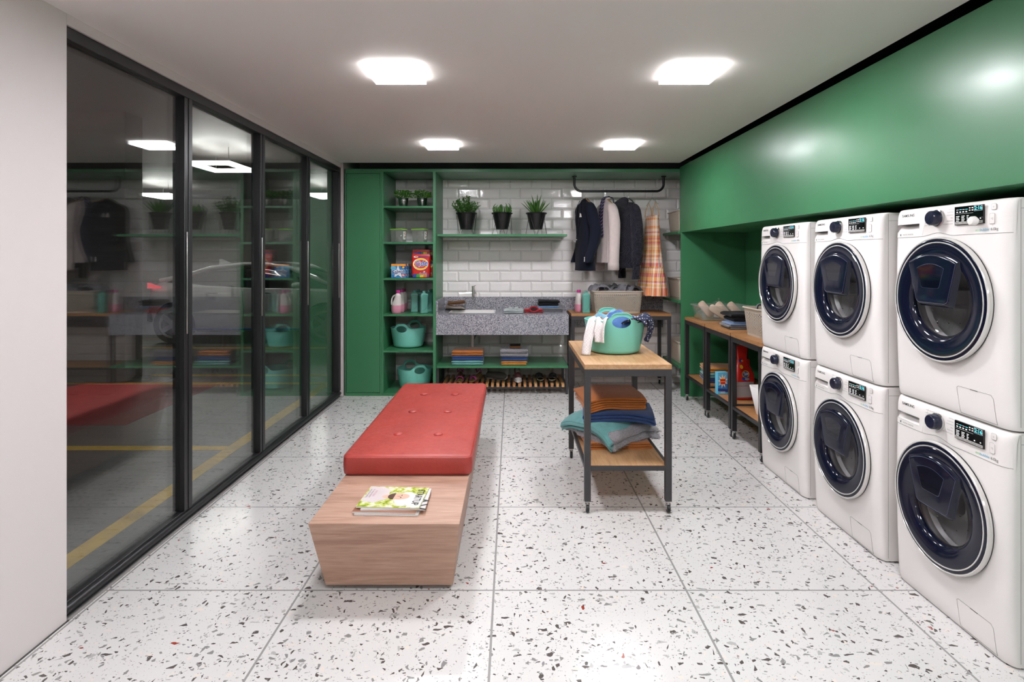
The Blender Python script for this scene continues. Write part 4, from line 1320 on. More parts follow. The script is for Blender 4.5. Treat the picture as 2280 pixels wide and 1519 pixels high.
o = G(); heap(o, .19, .12, .07, 21, rough=.7); strip(o, [(-.20, -.04, .0), (-.185, -.03, .06), (-.13, .0, .055), (-.08, .02, .02), (-.03, .02, .035), (.0, .02, .075), (.05, .03, .06)], .07, seed=4, side=(.3, .95, 0))
o = o.build('grey_clothes', GREYC, smooth=80); at(o, (2.085, 4.425, 1.045)); tag(o, 'grey jersey clothes sticking out of the basket beside the washing machines', 'clothes')
bk3 = make_basket(.40, .46, .235, False, 'ribbed_basket')
for z, l in ((1.7545, 'beige ribbed basket on the upper green side shelf'), (1.0105, 'beige ribbed basket on the middle green side shelf'), (.3175, 'beige ribbed basket on the lowest green side shelf')):
    o = bk3 if z > 1.5 else dup(bk3)
    at(o, (2.012, 6.40, z)); o['label'] = l; o['group'] = 'beige ribbed baskets on the side shelves'
o = heap(G(), .15, .17, .04, 31, rough=.6).build('white_linen', CHECK, smooth=80); at(o, (2.012, 6.40, .51)); tag(o, 'white linen in the beige basket on the lowest side shelf', 'clothes')

# ================================================================ bottles
def make_pink():
    t = thing('softener_bottle', 'x', 'bottle')
    def lev(L, n=28): return [[(ox + a * math.cos(2 * PI * k / n), b * math.sin(2 * PI * k / n), z) for k in range(n)] for z, a, b, ox in L]
    lo = [(0, .044, .026, -.006), (.004, .049, .030, -.006), (.03, .0555, .034, -.006), (.06, .0565, .035, -.006), (.088, .0555, .035, -.006)]
    up = [(.0883, .0555, .035, -.006), (.115, .050, .034, -.002), (.145, .042, .032, .005), (.17, .037, .030, .009), (.19, .0345, .029, .010), (.202, .032, .027, .010), (.210, .022, .020, .010), (.219, .017, .017, .010)]
    G().loft(lev(lo), True, False).build('liquid_band', BOTP, t, smooth=60)
    G().loft(lev(up), False, True).build('body', BOTW, t, smooth=60)
    G().tube([(-.018, 0, .196), (-.038, 0, .188), (-.054, 0, .160), (-.060, 0, .125), (-.056, 0, .095)], [.009, .009, .0085, .0085, .010], 10).build('handle', BOTW, t, smooth=80)
    G().lathe([(.0225, .2195), (.0225, .238), (.021, .250), (.0, .251)], 24, (.010, 0, 0), c0=True).build('cap', CAPP, t)
    return t
pk = make_pink(); GP = 'pink softener bottles with magenta caps'
for i, (x, y, l) in enumerate(((-1.243, 6.15, 'front bottle of pink liquid with magenta cap and side handle on the shelf'), (-1.236, 6.30, 'pink bottle with magenta cap directly behind the front one on the shelf'), (-1.236, 6.45, 'pink bottle with magenta cap hindmost of three on the shelf'))):
    o = pk if i == 0 else dup(pk)
    at(o, (x, y, .8685)); o['label'] = l; o['group'] = GP
at(dup(pk, label='pink bottle with magenta cap on the niche table', group=GP), (.747, 6.40, .8595), -70)
def make_teal():
    t = thing('detergent_bottle', 'x', 'bottle')
    L = [(0, .038, .024), (.006, .042, .028), (.012, .0405, .027), (.05, .0395, .026), (.17, .0405, .0265), (.182, .0435, .029), (.198, .0435, .029), (.210, .036, .024), (.222, .017, .015), (.2225, .0155, .0145), (.237, .0155, .0145)]
    G().loft([rr(-a, a, -b, b, min(.012, b * .6), z, 4) for z, a, b in L]).build('body', TEALB, t, smooth=50)
    G().lathe([(.0165, .228), (.0165, .243), (.0, .2435)], 18, c0=True).build('cap', TEALB, t)
    g = G(); g.tube([(-.026, -.0268, .03), (-.006, -.0272, .034), (.014, -.0272, .05), (.028, -.0268, .078), (.034, -.026, .105)], .0016, 6)
    for k in range(3): g.tube([(-.03, -.0282, .186 + k * .005), (.03, -.0282, .186 + k * .005)], .0012, 6)
    g.build('relief_line', mat('dark_teal_line', '#3f7c70', .4), t)  # curve and ridges in a darker teal than the bottle
    return t
tl = make_teal(); GTB = 'teal detergent bottles'
for i, (x, y, r_, l) in enumerate(((-1.079, 6.31, 6, 'teal bottle in the middle of the shelf, just right of the pink ones'), (-.955, 6.165, 28, 'teal bottle turned at an angle at the front edge of the shelf'),
        (-1.062, 6.46, 6, 'teal bottle standing behind the middle one on the shelf'), (-.928, 6.33, 20, 'teal bottle behind the angled one on the shelf'), (-.920, 6.49, 20, 'teal bottle hindmost beside the shelf side panel'))):
    o = tl if i == 0 else dup(tl)
    at(o, (x, y, .8685), r_); o['label'] = l; o['group'] = GTB
at(dup(tl, label='teal bottle on the niche table next to the pink one', group=GTB), (.818, 6.285, .8595), 8)

# ================================================================ detergent boxes and bags
BX = [mat('carton_blue', '#2f7fb8', .35), mat('carton_orange', '#e8862a', .35), mat('carton_white', '#e6e8ea', .35), mat('carton_navy', '#233a80', .35), mat('carton_red', '#c9322c', .35), mat('carton_yellow', '#efc63e', .35), mat('carton_cyan', '#63b9d6', .35)]
def star(cx, cz, r1, r2, n, y, ph=0): return [(cx + (r1 if k % 2 == 0 else r2) * math.cos(PI * k / n + ph), y, cz + (r1 if k % 2 == 0 else r2) * math.sin(PI * k / n + ph)) for k in range(2 * n)]
def make_box():
    t = thing('detergent_box', 'x', 'box')
    G().box(-.079, .079, 0, .065, 0, .150).build('carton', BX[0], t, bevel=.001)
    g = G(); e = .0004
    def q(x0, x1, z0, z1, mi, k=1): g.poly([(x0, -e * k, z0), (x1, -e * k, z0), (x1, -e * k, z1), (x0, -e * k, z1)], mi)
    q(-.0785, .0785, .126, .1495, 1)
    g.text('EKONOMIA PAKET', .0155, front(0, -e * 2, .138), 5, bold=.02, sx=1.02)
    g.poly([(-.0785, -e, .09), (-.04, -e, .126), (-.0785, -e, .126)], 6)
    g.disc((-.055, -e * 1.2, .105), .03, .018, 24, 6)
    g.poly(star(-.005, .062, .075, .03, 5, -e * 1.5, PI / 2), 2)
    g.poly([(.02, -e * 1.2, .126), (.0785, -e * 1.2, .126), (.0785, -e * 1.2, .09), (.035, -e * 1.2, .105)], 3)
    g.poly([(.033, -e * 1.8, .012), (.072, -e * 1.8, .016), (.072, -e * 1.8, .045), (.033, -e * 1.8, .04)], 4)
    for k in range(3): g.box(.037, .066 - k * .004, -e * 2.2, -e * 2, .020 + k * .007, .0235 + k * .007, 2)
    g.disc((.052, -e * 2, .112), .013, .010, 20, 5)
    g.text('Calgon', .060, front(-.003, -e * 3.4, .064, R(7)), 2, bold=.055, sx=.86)
    g.text('Calgon', .060, front(-.003, -e * 4.2, .064, R(7)), 3, bold=.02, sx=.86)
    q(-.06, -.03, .004, .012, 3, 2)
    for k in range(4): g.poly([(.0794, .008, .02 + k * .03), (.0794, .057, .02 + k * .03), (.0794, .057, .036 + k * .03), (.0794, .008, .036 + k * .03)], 6 if k % 2 else 2)
    g.build('carton_print', BX, t, smooth=0)
    return t
bx = make_box(); GB = 'softener boxes on the shelf'
for i, (y, x, l) in enumerate(((6.125, -1.222, 'front blue and orange box with big lettering on the shelf'), (6.245, -1.216, 'blue and orange box peeking out behind the front one'), (6.365, -1.208, 'blue and orange box hindmost of the three on the shelf'))):
    o = bx if i == 0 else dup(bx)
    at(o, (x, y, 1.2535)); o['label'] = l; o['group'] = GB
t = thing('detergent_box', 'tall light blue box with a burst print on the lower shelf of the jeans table', 'box', (1.853, 5.0, .2695), 5); t.scale = (.73, 1, 1)
G().box(-.062, .062, 0, .055, 0, .195).build('carton', BX[6], t, bevel=.001)
g = G(); e = .0005
g.poly([(-.0615, -e, .03), (.0615, -e, .02), (.0615, -e, .10), (-.0615, -e, .08)], 0)
g.poly([(-.0615, -e * 1.5, .03), (.0615, -e * 1.5, .02), (.0615, -e * 1.5, .045), (-.0615, -e * 1.5, .055)], 3)
g.poly(star(.0, .118, .066, .030, 9, -e * 2, .3), 2); g.poly(star(.0, .118, .046, .024, 9, -e * 2.5, .5), 5)
g.box(-.034, .034, -e * 3.2, -e * 3, .116, .136, 4); g.box(-.030, .030, -e * 3.2, -e * 3, .092, .110, 4)
for k in range(3): g.box(-.028, .028, -e * 3.2, -e * 3, .012 + k * .006, .0145 + k * .006, 2)
g.build('carton_print', BX, t, smooth=0)
BAGM = [mat('bag_red', '#c8281f', .28, bump=(30, .12)), mat('bag_yellow', '#efc52f', .3), mat('bag_blue', '#25449c', .3), mat('bag_white', '#e8e6e4', .3), mat('bag_green', '#3f9a3c', .3), mat('bag_orange', '#e57a28', .3), mat('bag_purple', '#7c3f8a', .3), mat('bag_grey', '#a9a3a2', .35)]
TALL = False
def bag_lv(z, H): # half width and half depth at a height
    if TALL:
        T = [(0, .086, .052), (.06, .094, .060), (.12, .092, .060), (.16, .084, .056), (.19, .062, .040), (.21, .044, .022), (.235, .042, .012), (.31, .050, .003)]
        for i in range(len(T) - 1):
            if z <= T[i + 1][0]:
                f = (z - T[i][0]) / (T[i + 1][0] - T[i][0]); return T[i][1] + f * (T[i + 1][1] - T[i][1]), T[i][2] + f * (T[i + 1][2] - T[i][2])
        return T[-1][1], T[-1][2]
    q = z / H
    w_ = .098 - .010 * math.exp(-(q / .05) ** 2) + .004 * math.sin(q * PI) - .003 * max(0, q - .6)
    d_ = .052 * (1 - max(0, (q - .45) / .35) ** 1.6) if q < .8 else 0
    return w_ if q < .78 else w_ - .006, max(.0022, d_ + .006 * math.exp(-((q - .3) / .2) ** 2))
def make_bag(H, back=False):
    t = thing('detergent_bag', 'x', 'bag')
    zs = [0, .004, .012, .03, .06, .09, .12, .15, .18, .20, .22, .235, .25, .27, .30, .31]
    def ring(z):
        a, b = bag_lv(z, .31); a2 = a * (.93 if z < .004 else 1); b2 = b * (.8 if z < .004 else 1)
        pts = rr(-a2, a2, -b2, b2, min(.03, b2 * .95), z * H / .31, 5)
        f = .004 if .01 < z < .24 else .0015
        return [(x + f * .5 * nz(x * 20, z * 30, 3), y + f * nz(x * 30, z * 30, 7), zz + f * .4 * nz(x * 16, z * 10)) for x, y, zz in pts]
    G().loft([ring(z) for z in zs]).build('pouch', BAGM[0], t, smooth=70)
    g = G()
    if not back:
        e = 0
        g.disc((.0, 0, .150), .082, .066, 36, 3); n1 = len(g.v)
        g.disc((.0, -1, .150), .079, .063, 36, 1)
        g.disc((.0, -2, .150), .064, .046, 36, 0)
        g.text('Tide', .086, front(-.002, -3, .152, R(8)), 3, shear=.25, bold=.05, sx=.95)
        g.text('Tide', .086, front(-.002, -4, .152, R(8)), 2, shear=.25, bold=.02, sx=.95)
        cols = [2, 2, 4, 4, 1, 1, 5, 5, 6]
        for i, c in enumerate(cols):
            x0 = -.085 + i * .019
            g.add([(x0, -1, .004), (x0 + .019, -1, .004), (x0 + .019 + (.004), -1, .042 - .0), (x0 + .004, -1, .042)], [(0, 1, 2, 3)], c)
        g.text('Color', .034, front(.025, -3, .044, R(6)), 3, bold=.06)
        g.text('Color', .034, front(.025, -4, .044, R(6)), 6, bold=.02)
        g.poly([(p[0], -4, p[2]) for p in star(.04, .066, .014, .005, 6, 0)], 3)
        for i, c in enumerate((6, 6, 2, 2, 4, 1, 1)): g.add([(-.075 + i * .02, -1, .262), (-.057 + i * .02, -1, .262), (-.057 + i * .02, -1, .284), (-.075 + i * .02, -1, .284)], [(0, 1, 2, 3)], c)
        g.disc((-.055, -1, .230), .024, .011, 20, 3); g.disc((-.05, -2, .230), .014, .007, 20, 5); g.disc((-.015, -1, .229), .012, .007, 16, 2); g.add([(.0, -1, .228), (.08, -1, .232), (.08, -1, .236), (.0, -1, .233)], [(0, 1, 2, 3)], 2)
    else:
        g.disc((0, 0, .150), .032, .020, 28, 1); g.disc((0, -1, .150), .028, .016, 28, 2); g.text('Tide', .026, front(0, -2, .151, R(8)), 3, shear=.25, bold=.02)
        g.disc((.0, 0, .124), .034, .012, 24, 2); g.disc((.012, -1, .123), .02, .008, 20, 7)
        g.add([(-.08, 0, .016), (.070, 0, .016), (.070, 0, .106), (-.08, 0, .106)], [(0, 1, 2, 3)], 7)
        g.add([(-.08, -1, .082), (.070, -1, .082), (.070, -1, .084), (-.08, -1, .084)], [(0, 1, 2, 3)], 0)
        g.disc((-.02, 0, .222), .018, .009, 20, 2); g.disc((-.01, -1, .222), .011, .006, 18, 5); g.disc((-.028, -1, .19), .014, .011, 18, 1)
    def fy(x, z):
        return -bag_lv(max(z, .004), .31)[1]
    g.v = [(x, fy(x, z) - .0035 + min(y, 0) * .0005 - (.001 if z < .05 else 0), z * H / .31) for x, y, z in g.v]
    g.build('pouch_print', BAGM, t, smooth=0)
    return t
bg = make_bag(.305); GG = 'red detergent bags'
at(bg, (-.990, 6.20, 1.2535), 3); bg['label'] = 'front red detergent bag with yellow ring logo on the green shelf'; bg['group'] = GG
at(dup(bg, label='second red detergent bag half hidden behind the front one on the green shelf', group=GG), (-.962, 6.40, 1.2535), 3)
TALL = True
b2 = make_bag(.455, True); TALL = False; b2['label'] = 'tall red detergent bag showing its back on the lower shelf of the jeans table'; b2['group'] = GG
at(b2, (1.965, 4.86, .2695), 6)
at(dup(bg, label='red detergent bag squeezed behind the table leg next to the taller bag', group=GG), (2.012, 5.03, .2695), 4)

# ================================================================ plants
def leaf(g, base, dirv, L, W, droop=.2, mi=0, seg=4, twist=0, fold=.15):
    base = Vector(base); d = Vector(dirv).normalized()
    side = d.cross(Vector((0, 0, 1)))
    if side.length < 1e-3: side = Vector((1, 0, 0))
    side.normalize(); side = Matrix.Rotation(twist, 3, d) @ side
    nrm = side.cross(d).normalized()
    rows = []; p = base.copy(); dd = d.copy()
    for k in range(seg + 1):
        q = k / seg; wd = W * (math.sin(PI * min(1, .12 + .88 * q)) ** .8 if q < 1 else 0) + .0004
        rows.append([tuple(p - side * wd / 2), tuple(p - nrm * wd * fold), tuple(p + side * wd / 2)])
        p = p + dd * (L / seg); dd = (dd + Vector((0, 0, -droop / seg))).normalized()
    g.loft(rows, False, False, mi, closed=False)
def herb(name_, x, y, z, label, seed):
    t = thing('potted_herb', label, 'plant', (x, y, z), 0, 'herbs in small metal pots')
    g = G().lathe([(.042, 0), (.044, .002), (.053, .075), (.0545, .076), (.0545, .080), (.0535, .081), (.0575, .104), (.059, .106), (.057, .107), (.055, .104)], 32, c0=True)
    g.build('pot', GALV, t, smooth=40); G().lathe([(.0, .098), (.054, .098)], 20).build('soil', SOIL, t)
    g = G(); r_ = random.Random(seed)
    for k in range(230):
        a = r_.uniform(0, 2 * PI); rad = .092 * math.sqrt(r_.random()); h = .112 + .085 * r_.random() * (1 - .35 * (rad / .09) ** 2)
        c = Vector((rad * math.cos(a), rad * math.sin(a), h))
        d = Vector((math.cos(a) * (.6 + rad * 4), math.sin(a) * (.6 + rad * 4), r_.uniform(.1, 1)))
        leaf(g, c, d, r_.uniform(.018, .028), r_.uniform(.014, .021), .5, 0, 3, r_.uniform(-1, 1))
    for k in range(14):
        a = r_.uniform(0, 2 * PI); g.tube([(.02 * math.cos(a), .02 * math.sin(a), .098), (.055 * math.cos(a), .055 * math.sin(a), .16)], .0012, 5)
    g.build('foliage', LEAF1, t, smooth=60, recalc=False)
herb('a', -1.203, 6.30, 2.0225, 'leafy green herb in a small metal pot on the top shelf, cupboard side', 2)
herb('b', -.995, 6.30, 2.0225, 'leafy green herb in a small metal pot on the top shelf, tiled niche side', 5)
def pot_on_stand(x, label, kind, rotz):
    t = thing('potted_plant', label, 'plant', (x, 6.435, 1.728), rotz, 'plants in black pots on wire stands')
    zo = .063
    G().lathe([(.066, zo), (.069, zo + .002), (.106, zo + .172), (.1175, zo + .174), (.1205, zo + .180), (.1175, zo + .187), (.108, zo + .187), (.104, zo + .180), (.10, zo + .168)], 44, c0=True).build('pot', POTB, t, smooth=40)
    G().lathe([(.0, zo + .170), (.102, zo + .166)], 24).build('soil', SOIL, t)
    g = G(); r0, zt = .112, zo + .1725
    g.tube([(r0 * math.cos(2 * PI * k / 40), r0 * math.sin(2 * PI * k / 40), zt) for k in range(40)], .0018, 6, closed=True)
    for k in range(4):
        a = 2 * PI * k / 4 - PI / 2
        for s in (-1, 1):
            b = a + s * PI / 4 * .92
            g.tube([(r0 * math.cos(a), r0 * math.sin(a), zt), (.118 * math.cos(b), .118 * math.sin(b), .002)], .0018, 6)
    g.build('wire_stand', WIRE, t)
    g = G(); r_ = random.Random(kind * 11 + 1); zb_ = zo + .172
    if kind == 0:
        for k in range(70):
            a = r_.uniform(0, 2 * PI); sp = math.sqrt(r_.random()); tilt = sp * .8
            h = .20 - .09 * sp * r_.uniform(.6, 1.2)
            p0 = Vector((.07 * sp * math.cos(a), .07 * sp * math.sin(a), zb_)); ax = Vector((math.sin(tilt) * math.cos(a), math.sin(tilt) * math.sin(a), math.cos(tilt)))
            g.tube([tuple(p0), tuple(p0 + ax * h)], .0018, 5)
            nl = int(h / .013)
            for j in range(2, nl):
                q = p0 + ax * (h * j / (nl - 1)); b = j * 2.4 + a
                o_ = ax.orthogonal().normalized(); o_ = Matrix.Rotation(b, 3, ax) @ o_
                leaf(g, q, o_ + ax * 1.1, .026, .014, .0, 0, 3, 0, .25)
        g.build('foliage', LEAF2, t, smooth=60, recalc=False)
    elif kind == 1:
        for k in range(44):
            a = r_.uniform(0, 2 * PI); sp = math.sqrt(r_.random()) * .085; h = r_.uniform(.07, .125)
            x_, y_ = sp * math.cos(a), sp * math.sin(a); cv = r_.uniform(-.012, .02)
            P = [(x_ * (1 + .25 * math.sin(q * PI)) + cv * math.cos(a) * math.sin(q * 3), y_ * (1 + .25 * math.sin(q * PI)) + cv * math.sin(a) * math.sin(q * 3), zb_ + h * q) for q in (0, .25, .5, .75, .92, 1)]
            g.tube(P, [.006, .0075, .0072, .0055, .003, .0008], 7)
        g.build('foliage', LEAF2, t, smooth=80)
    else:
        for k in range(26):
            a = k * 2.4; sp = (k / 26) ** .6; tilt = .08 + sp * .72
            L = r_.uniform(.19, .25) * (1 - .12 * sp)
            p0 = Vector((.035 * sp * math.cos(a), .035 * sp * math.sin(a), zb_ - .01)); d = Vector((math.sin(tilt) * math.cos(a), math.sin(tilt) * math.sin(a), math.cos(tilt)))
            leaf(g, p0, d, L, .026, .28, 0, 8, 0, .3)
        for k in range(120):
            a = r_.uniform(0, 2 * PI); sp = .09 * math.sqrt(r_.random())
            leaf(g, (sp * math.cos(a), sp * math.sin(a), zb_ - .002), (math.cos(a), math.sin(a), r_.uniform(.4, 1.4)), .022, .010, .3, 0, 3)
        g.build('foliage', LEAF3, t, smooth=60, recalc=False)
pot_on_stand(-.514, 'bushy dark green plant in a black pot, nearest the shelf column', 0, 0)
pot_on_stand(-.112, 'short finger-like succulent in a black pot, between the two taller plants', 1, -24)
pot_on_stand(.275, 'spiky aloe in a black pot at the free end of the wall shelf', 2, 45)

# ---------------------------------------------------------------- clear storage boxes with green lids
LID = mat('lime_lid', '#8cc24a', .4)
def make_keeper():
    t = thing('storage_box', 'x', 'box')
    g = G(); g.loft([rr(-.062, .062, -.045, .045, .012, 0, 4), rr(-.066, .066, -.049, .049, .014, .004, 4), rr(-.075, .075, -.057, .057, .014, .133, 4)], True, False); g.build('container', KEEPER, t, smooth=50, solid=.002)
    g = G(); g.loft([rr(-.078, .078, -.060, .060, .015, .1335, 4), rr(-.080, .080, -.062, .062, .016, .136, 4), rr(-.080, .080, -.062, .062, .016, .143, 4), rr(-.076, .076, -.058, .058, .014, .146, 4)]); g.build('lid', LID, t, smooth=40)
    g = G(); xs = .0728
    g.add([(xs - .001, -.022, .030), (xs - .001, .022, .030), (xs + .004, .026, .118), (xs + .004, -.026, .118)], [(0, 1, 2, 3)], 0)
    for i, (yy, zz, c) in enumerate(((-.008, .095, 1), (.008, .085, 2), (-.004, .055, 2), (.008, .06, 1), (.012, .105, 2))): g.disc((xs + .0045, yy, zz), .006, .009, 12, c, (0, 1, 0), (0, 0, 1))
    g.build('sticker', [mat('sticker_white', '#d9dad6', .4), mat('sticker_green', '#4f8f3a', .4), mat('sticker_red', '#b8323a', .4)], t, smooth=0)
    g = G(); heap(g, .055, .042, .05, 9, rough=.5); g.v = [(x, y, z + .012) for x, y, z in g.v]; g.build('contents', mat('pale_pegs', '#8f8c86', .6), t, smooth=80)
    return t
kp = make_keeper(); at(kp, (-1.236, 6.20, 1.6375), -22); kp['label'] = 'clear box with lime green lid on the shelf, cupboard side'; kp['group'] = 'clear boxes with lime lids'
at(dup(kp, label='clear box with lime green lid on the shelf, nearer the tiled niche', group='clear boxes with lime lids'), (-1.005, 6.20, 1.6375), -24)

# ================================================================ folded things
def cloth_thing(name, label, cat, m, w, d, t_, n, loc, rot=0, group=None, seed=0, bend=None, amp=.003, nx=14, ny=8, jit=.004):
    g = G(); folded(g, w, d, t_, n, 0, bend, nx, ny, seed, amp, jit=jit)
    o = g.build(name, m, smooth=70); at(o, loc, rot); return tag(o, label, cat, group)
z = .3078; GL = 'folded towels on the low green shelf'
for i, (m, l) in enumerate(((TEALF, 'teal folded towel at the bottom of the low shelf stack'), (BLUE, 'blue folded towel in the middle of the stack, between orange and teal'), (ORANGE, 'burnt orange folded towel on top of the stack under the drain'))):
    h = .0255; cloth_thing('folded_towel', l, 'towel', m, .335, .27, h, 2, (-.482, 6.275, z), 0, GL, 40 + i); z += 2 * h + .001
z = .3078
for i, (m, l, w_) in enumerate(((ORANGE2, 'amber folded towel at the bottom of the stack under the grey shag', .275), (BLUE, 'blue folded towel under the grey shag towel', .285))):
    h = .0225; cloth_thing('folded_towel', l, 'towel', m, w_, .25, h, 2, (.022 + .003 * i, 6.265, z), 0, GL, 50 + i); z += 2 * h + .001
g = G(); r_ = random.Random(4)
folded(g, .285, .25, .037, 2, 0, None, 20, 12, 60, .006)
for k in range(2600):
    u = r_.uniform(-1, 1); v = r_.uniform(-1, 1); wh = r_.random()
    if wh < .35: p = Vector((u * .142, v * .122, .073)); d = Vector((r_.gauss(0, .5), r_.gauss(0, .5), 1))
    elif wh < .8: p = Vector((u * .143, -.125, .037 + v * .036)); d = Vector((r_.gauss(0, .4), -1, r_.gauss(-.2, .5)))
    else: p = Vector((.143 * (1 if u > 0 else -1), v * .12, r_.uniform(.004, .07))); d = Vector((1 if u > 0 else -1, r_.gauss(0, .4), r_.gauss(-.1, .4)))
    d.normalize(); s_ = d.orthogonal().normalized() * .0022; q = p + d * r_.uniform(.007, .014)
    g.add([tuple(p - s_), tuple(p + s_), tuple(q)], [(0, 1, 2)])
o = g.build('shag_towel', GREYF, smooth=0, recalc=False); at(o, (.025, 6.265, z + .001)); tag(o, 'shaggy grey folded towel under the wooden brush', 'towel', GL)
t = thing('scrub_brush', 'wooden scrubbing brush lying bristles up on the grey shag towel', 'brush', (.035, 6.24, z + .081), 6)
g = G(); g.loft([rr(-.055, .055, -.02, .02, .019, 0, 5), rr(-.063, .063, -.026, .026, .024, .006, 5), rr(-.063, .063, -.026, .026, .024, .018, 5), rr(-.058, .058, -.022, .022, .021, .021, 5)]); g.build('handle', OAKX, t, smooth=50)
g = G()
for i in range(-8, 9):
    for j in range(-2, 3): g.tube([(i * .0065, j * .008, .021), (i * .0069, j * .0088, .045)], [.0024, .0030], 6)
g.build('bristles', mat('dark_bristles', '#26211e', .8), t)
# on the right-hand table
z = .2693
for i, (m, h, n, l) in enumerate(((BLUE, .0225, 2, 'dark blue towel at the bottom of the pile on the tray table shelf'), (TEALF, .024, 2, 'light teal towel in the middle of the pile on the tray table shelf'), (ORANGE2, .0245, 2, 'amber towel topping the pile on the tray table shelf'))):
    cloth_thing('folded_towel', l, 'towel', m, .40, .30, h, n, (2.075, 5.575, z), 90 + 82, 'folded towels on the tray table', 70 + i); z += n * h + .001
# ---- clothes on the counter
z = .8625
def collar(g, rx, ry, z, lift, th, gap=.6, mi=0):
    P = [(rx * math.cos(R(a)), ry * math.sin(R(a)), z + lift * (.5 + .5 * math.sin(R(a)))) for a in range(-90 + int(gap * 30), 271 - int(gap * 30), 12)]
    g.tube(P, th, 8, mi)
def neck(g, cy0, cz0, rx, ry, tilt, th, mi=0):
    P = [(rx * math.cos(R(a)), cy0 + ry * math.sin(R(a)) * math.cos(R(tilt)), cz0 + ry * math.sin(R(a)) * math.sin(R(tilt))) for a in range(0, 360, 12)]
    g.tube(P, th, 8, mi, closed=True); return P
g = G(); folded(g, .205, .23, .019, 2, 0, lambda x, y: .010 * math.exp(-(x / .06) ** 2 - ((y + .02) / .08) ** 2), 18, 12, 80, .006)
P = neck(g, -.02, .049, .034, .022, 12, .006)
for s_ in (-1, 1): g.hexa([(s_ * .004, -.098, .040), (s_ * .052, -.060, .042), (s_ * .046, .012, .062), (s_ * .020, -.018, .050)], [(s_ * .004, -.099, .044), (s_ * .055, -.062, .047), (s_ * .048, .014, .070), (s_ * .018, -.022, .060)])
g.box(-.002, .002, -.1158, -.08, .020, .039)
g.poly([(x, y, z_ - .001) for x, y, z_ in P], 1)  # dark disc paints the shade inside the neck opening
o = g.build('polo_shirt', [GREYP, mat('neck_shade_grey', '#3c4144', .9)], smooth=60); at(o, (.018, 6.30, z), -3); tag(o, 'folded pale grey polo shirt on the granite beside the sink', 'shirt', 'folded clothes on the granite counter')
g = G(); folded(g, .20, .21, .017, 2, 0, lambda x, y: .014 * math.exp(-(x / .07) ** 2 - ((y + .01) / .07) ** 2), 18, 12, 83, .007)
P = neck(g, -.108, .036, .047, .030, 68, .0085)
g.poly([(x, y, z_ - .001) for x, y, z_ in P], 1)  # near-black red disc stands in for shade inside the collar
for s_ in (-1, 1): g.ball((s_ * .082, -.02, .030), .026, .085, .012, 14, 8)
o = g.build('polo_shirt', [REDF, mat('neck_shade_red', '#2e090c', .9)], smooth=60); at(o, (.238, 6.40, z), 2); tag(o, 'folded dark red shirt with round collar between grey shirt and trousers', 'shirt', 'folded clothes on the granite counter')
for m, w_, h, n, l, dx in ((GDEN, .285, .0165, 2, 'dark grey folded trousers at the bottom of the counter pile', .01), (JEAN, .245, .012, 2, 'light blue folded jeans in the counter pile under the black trousers', -.012), (BLKF, .245, .030, 2, 'black folded trousers on top of the counter pile', -.008)):
    cloth_thing('folded_trousers', l, 'trousers', m, w_, .19, h, n, (.425 + dx, 6.545, z), 0, 'folded clothes on the granite counter', int(w_ * 1000) + n, None, .008, 16, 10, .008); z += n * h + .002
# worn shoes beside the sink
def shoe(g, L, W, secs, mi=0, n=16, z0=0):
    """secs: (t along length heel->toe, half-width factor, height, base lift)"""
    rings = []
    for tt, hw, h, lift in secs:
        y = L / 2 - L * tt; ring = []
        for k in range(n):
            a = 2 * PI * k / n; x = W / 2 * hw * math.cos(a); zz = h / 2 + h / 2 * math.sin(a)
            zz = max(zz, 0); ring.append((x * (1 - .25 * max(0, math.sin(a)) ** 2), y, z0 + lift + zz))
        rings.append(ring)
    return g.loft(rings, True, True, mi)
t = thing('canvas_shoe', 'greyish canvas shoe lying under the brown one by the sink', 'shoe', (-.655, 6.575, .8625), 78, 'old shoes beside the sink')
g = G(); shoe(g, .235, .085, [(0, .55, .012, 0), (.04, .8, .014, 0), (.3, .85, .014, 0), (.7, 1, .014, 0), (.94, .7, .012, .004), (1, .3, .008, .006)]); g.build('sole', RUBBER, t)
g = G(); shoe(g, .225, .080, [(0, .5, .05, 0), (.05, .75, .062, 0), (.28, .8, .050, 0), (.5, .85, .035, 0), (.75, .95, .034, 0), (.93, .7, .026, 0), (1, .3, .012, 0)], z0=.0125); g.build('upper', fabric('canvas_taupe', '#8f8378'), t, smooth=80)
t = thing('suede_shoe', 'brown suede shoe resting on top of the canvas one by the sink', 'shoe', (-.640, 6.57, .935), 96, 'old shoes beside the sink')
g = G(); shoe(g, .20, .085, [(0, .5, .022, .012), (.06, .85, .034, .006), (.3, .8, .034, 0), (.65, 1, .036, .006), (.92, .75, .03, .014), (1, .35, .014, .022)]); g.build('upper', fabric('brown_suede', '#6b4a30'), t, smooth=80)
g = G(); shoe(g, .205, .088, [(0, .5, .01, .004), (.06, .86, .012, -.003), (.3, .8, .012, -.009), (.65, 1.01, .012, -.004), (.92, .76, .012, .004), (1, .35, .008, .012)]); g.build('sole', mat('tan_sole', '#7d5236', .6), t, smooth=60)
# ---- jeans pile on table B
z = .8597
for m, w_, h, n, l in ((GDEN, .34, .0165, 2, 'grey folded jeans at the bottom of the pile beside the beige basket'), (JEAN, .32, .016, 2, 'faded blue folded jeans in the pile beside the beige basket'), (BLKF, .35, .033, 2, 'black folded jeans on top of the pile beside the beige basket')):
    cloth_thing('folded_jeans', l, 'jeans', m, w_, .24, h, n, (2.035 + rnd.uniform(-.01, .01), 4.965, z), rnd.uniform(-5, 3), 'folded jeans on the wheeled table', int(w_ * 777), None, .012, 18, 12, .012); z += n * h + .002

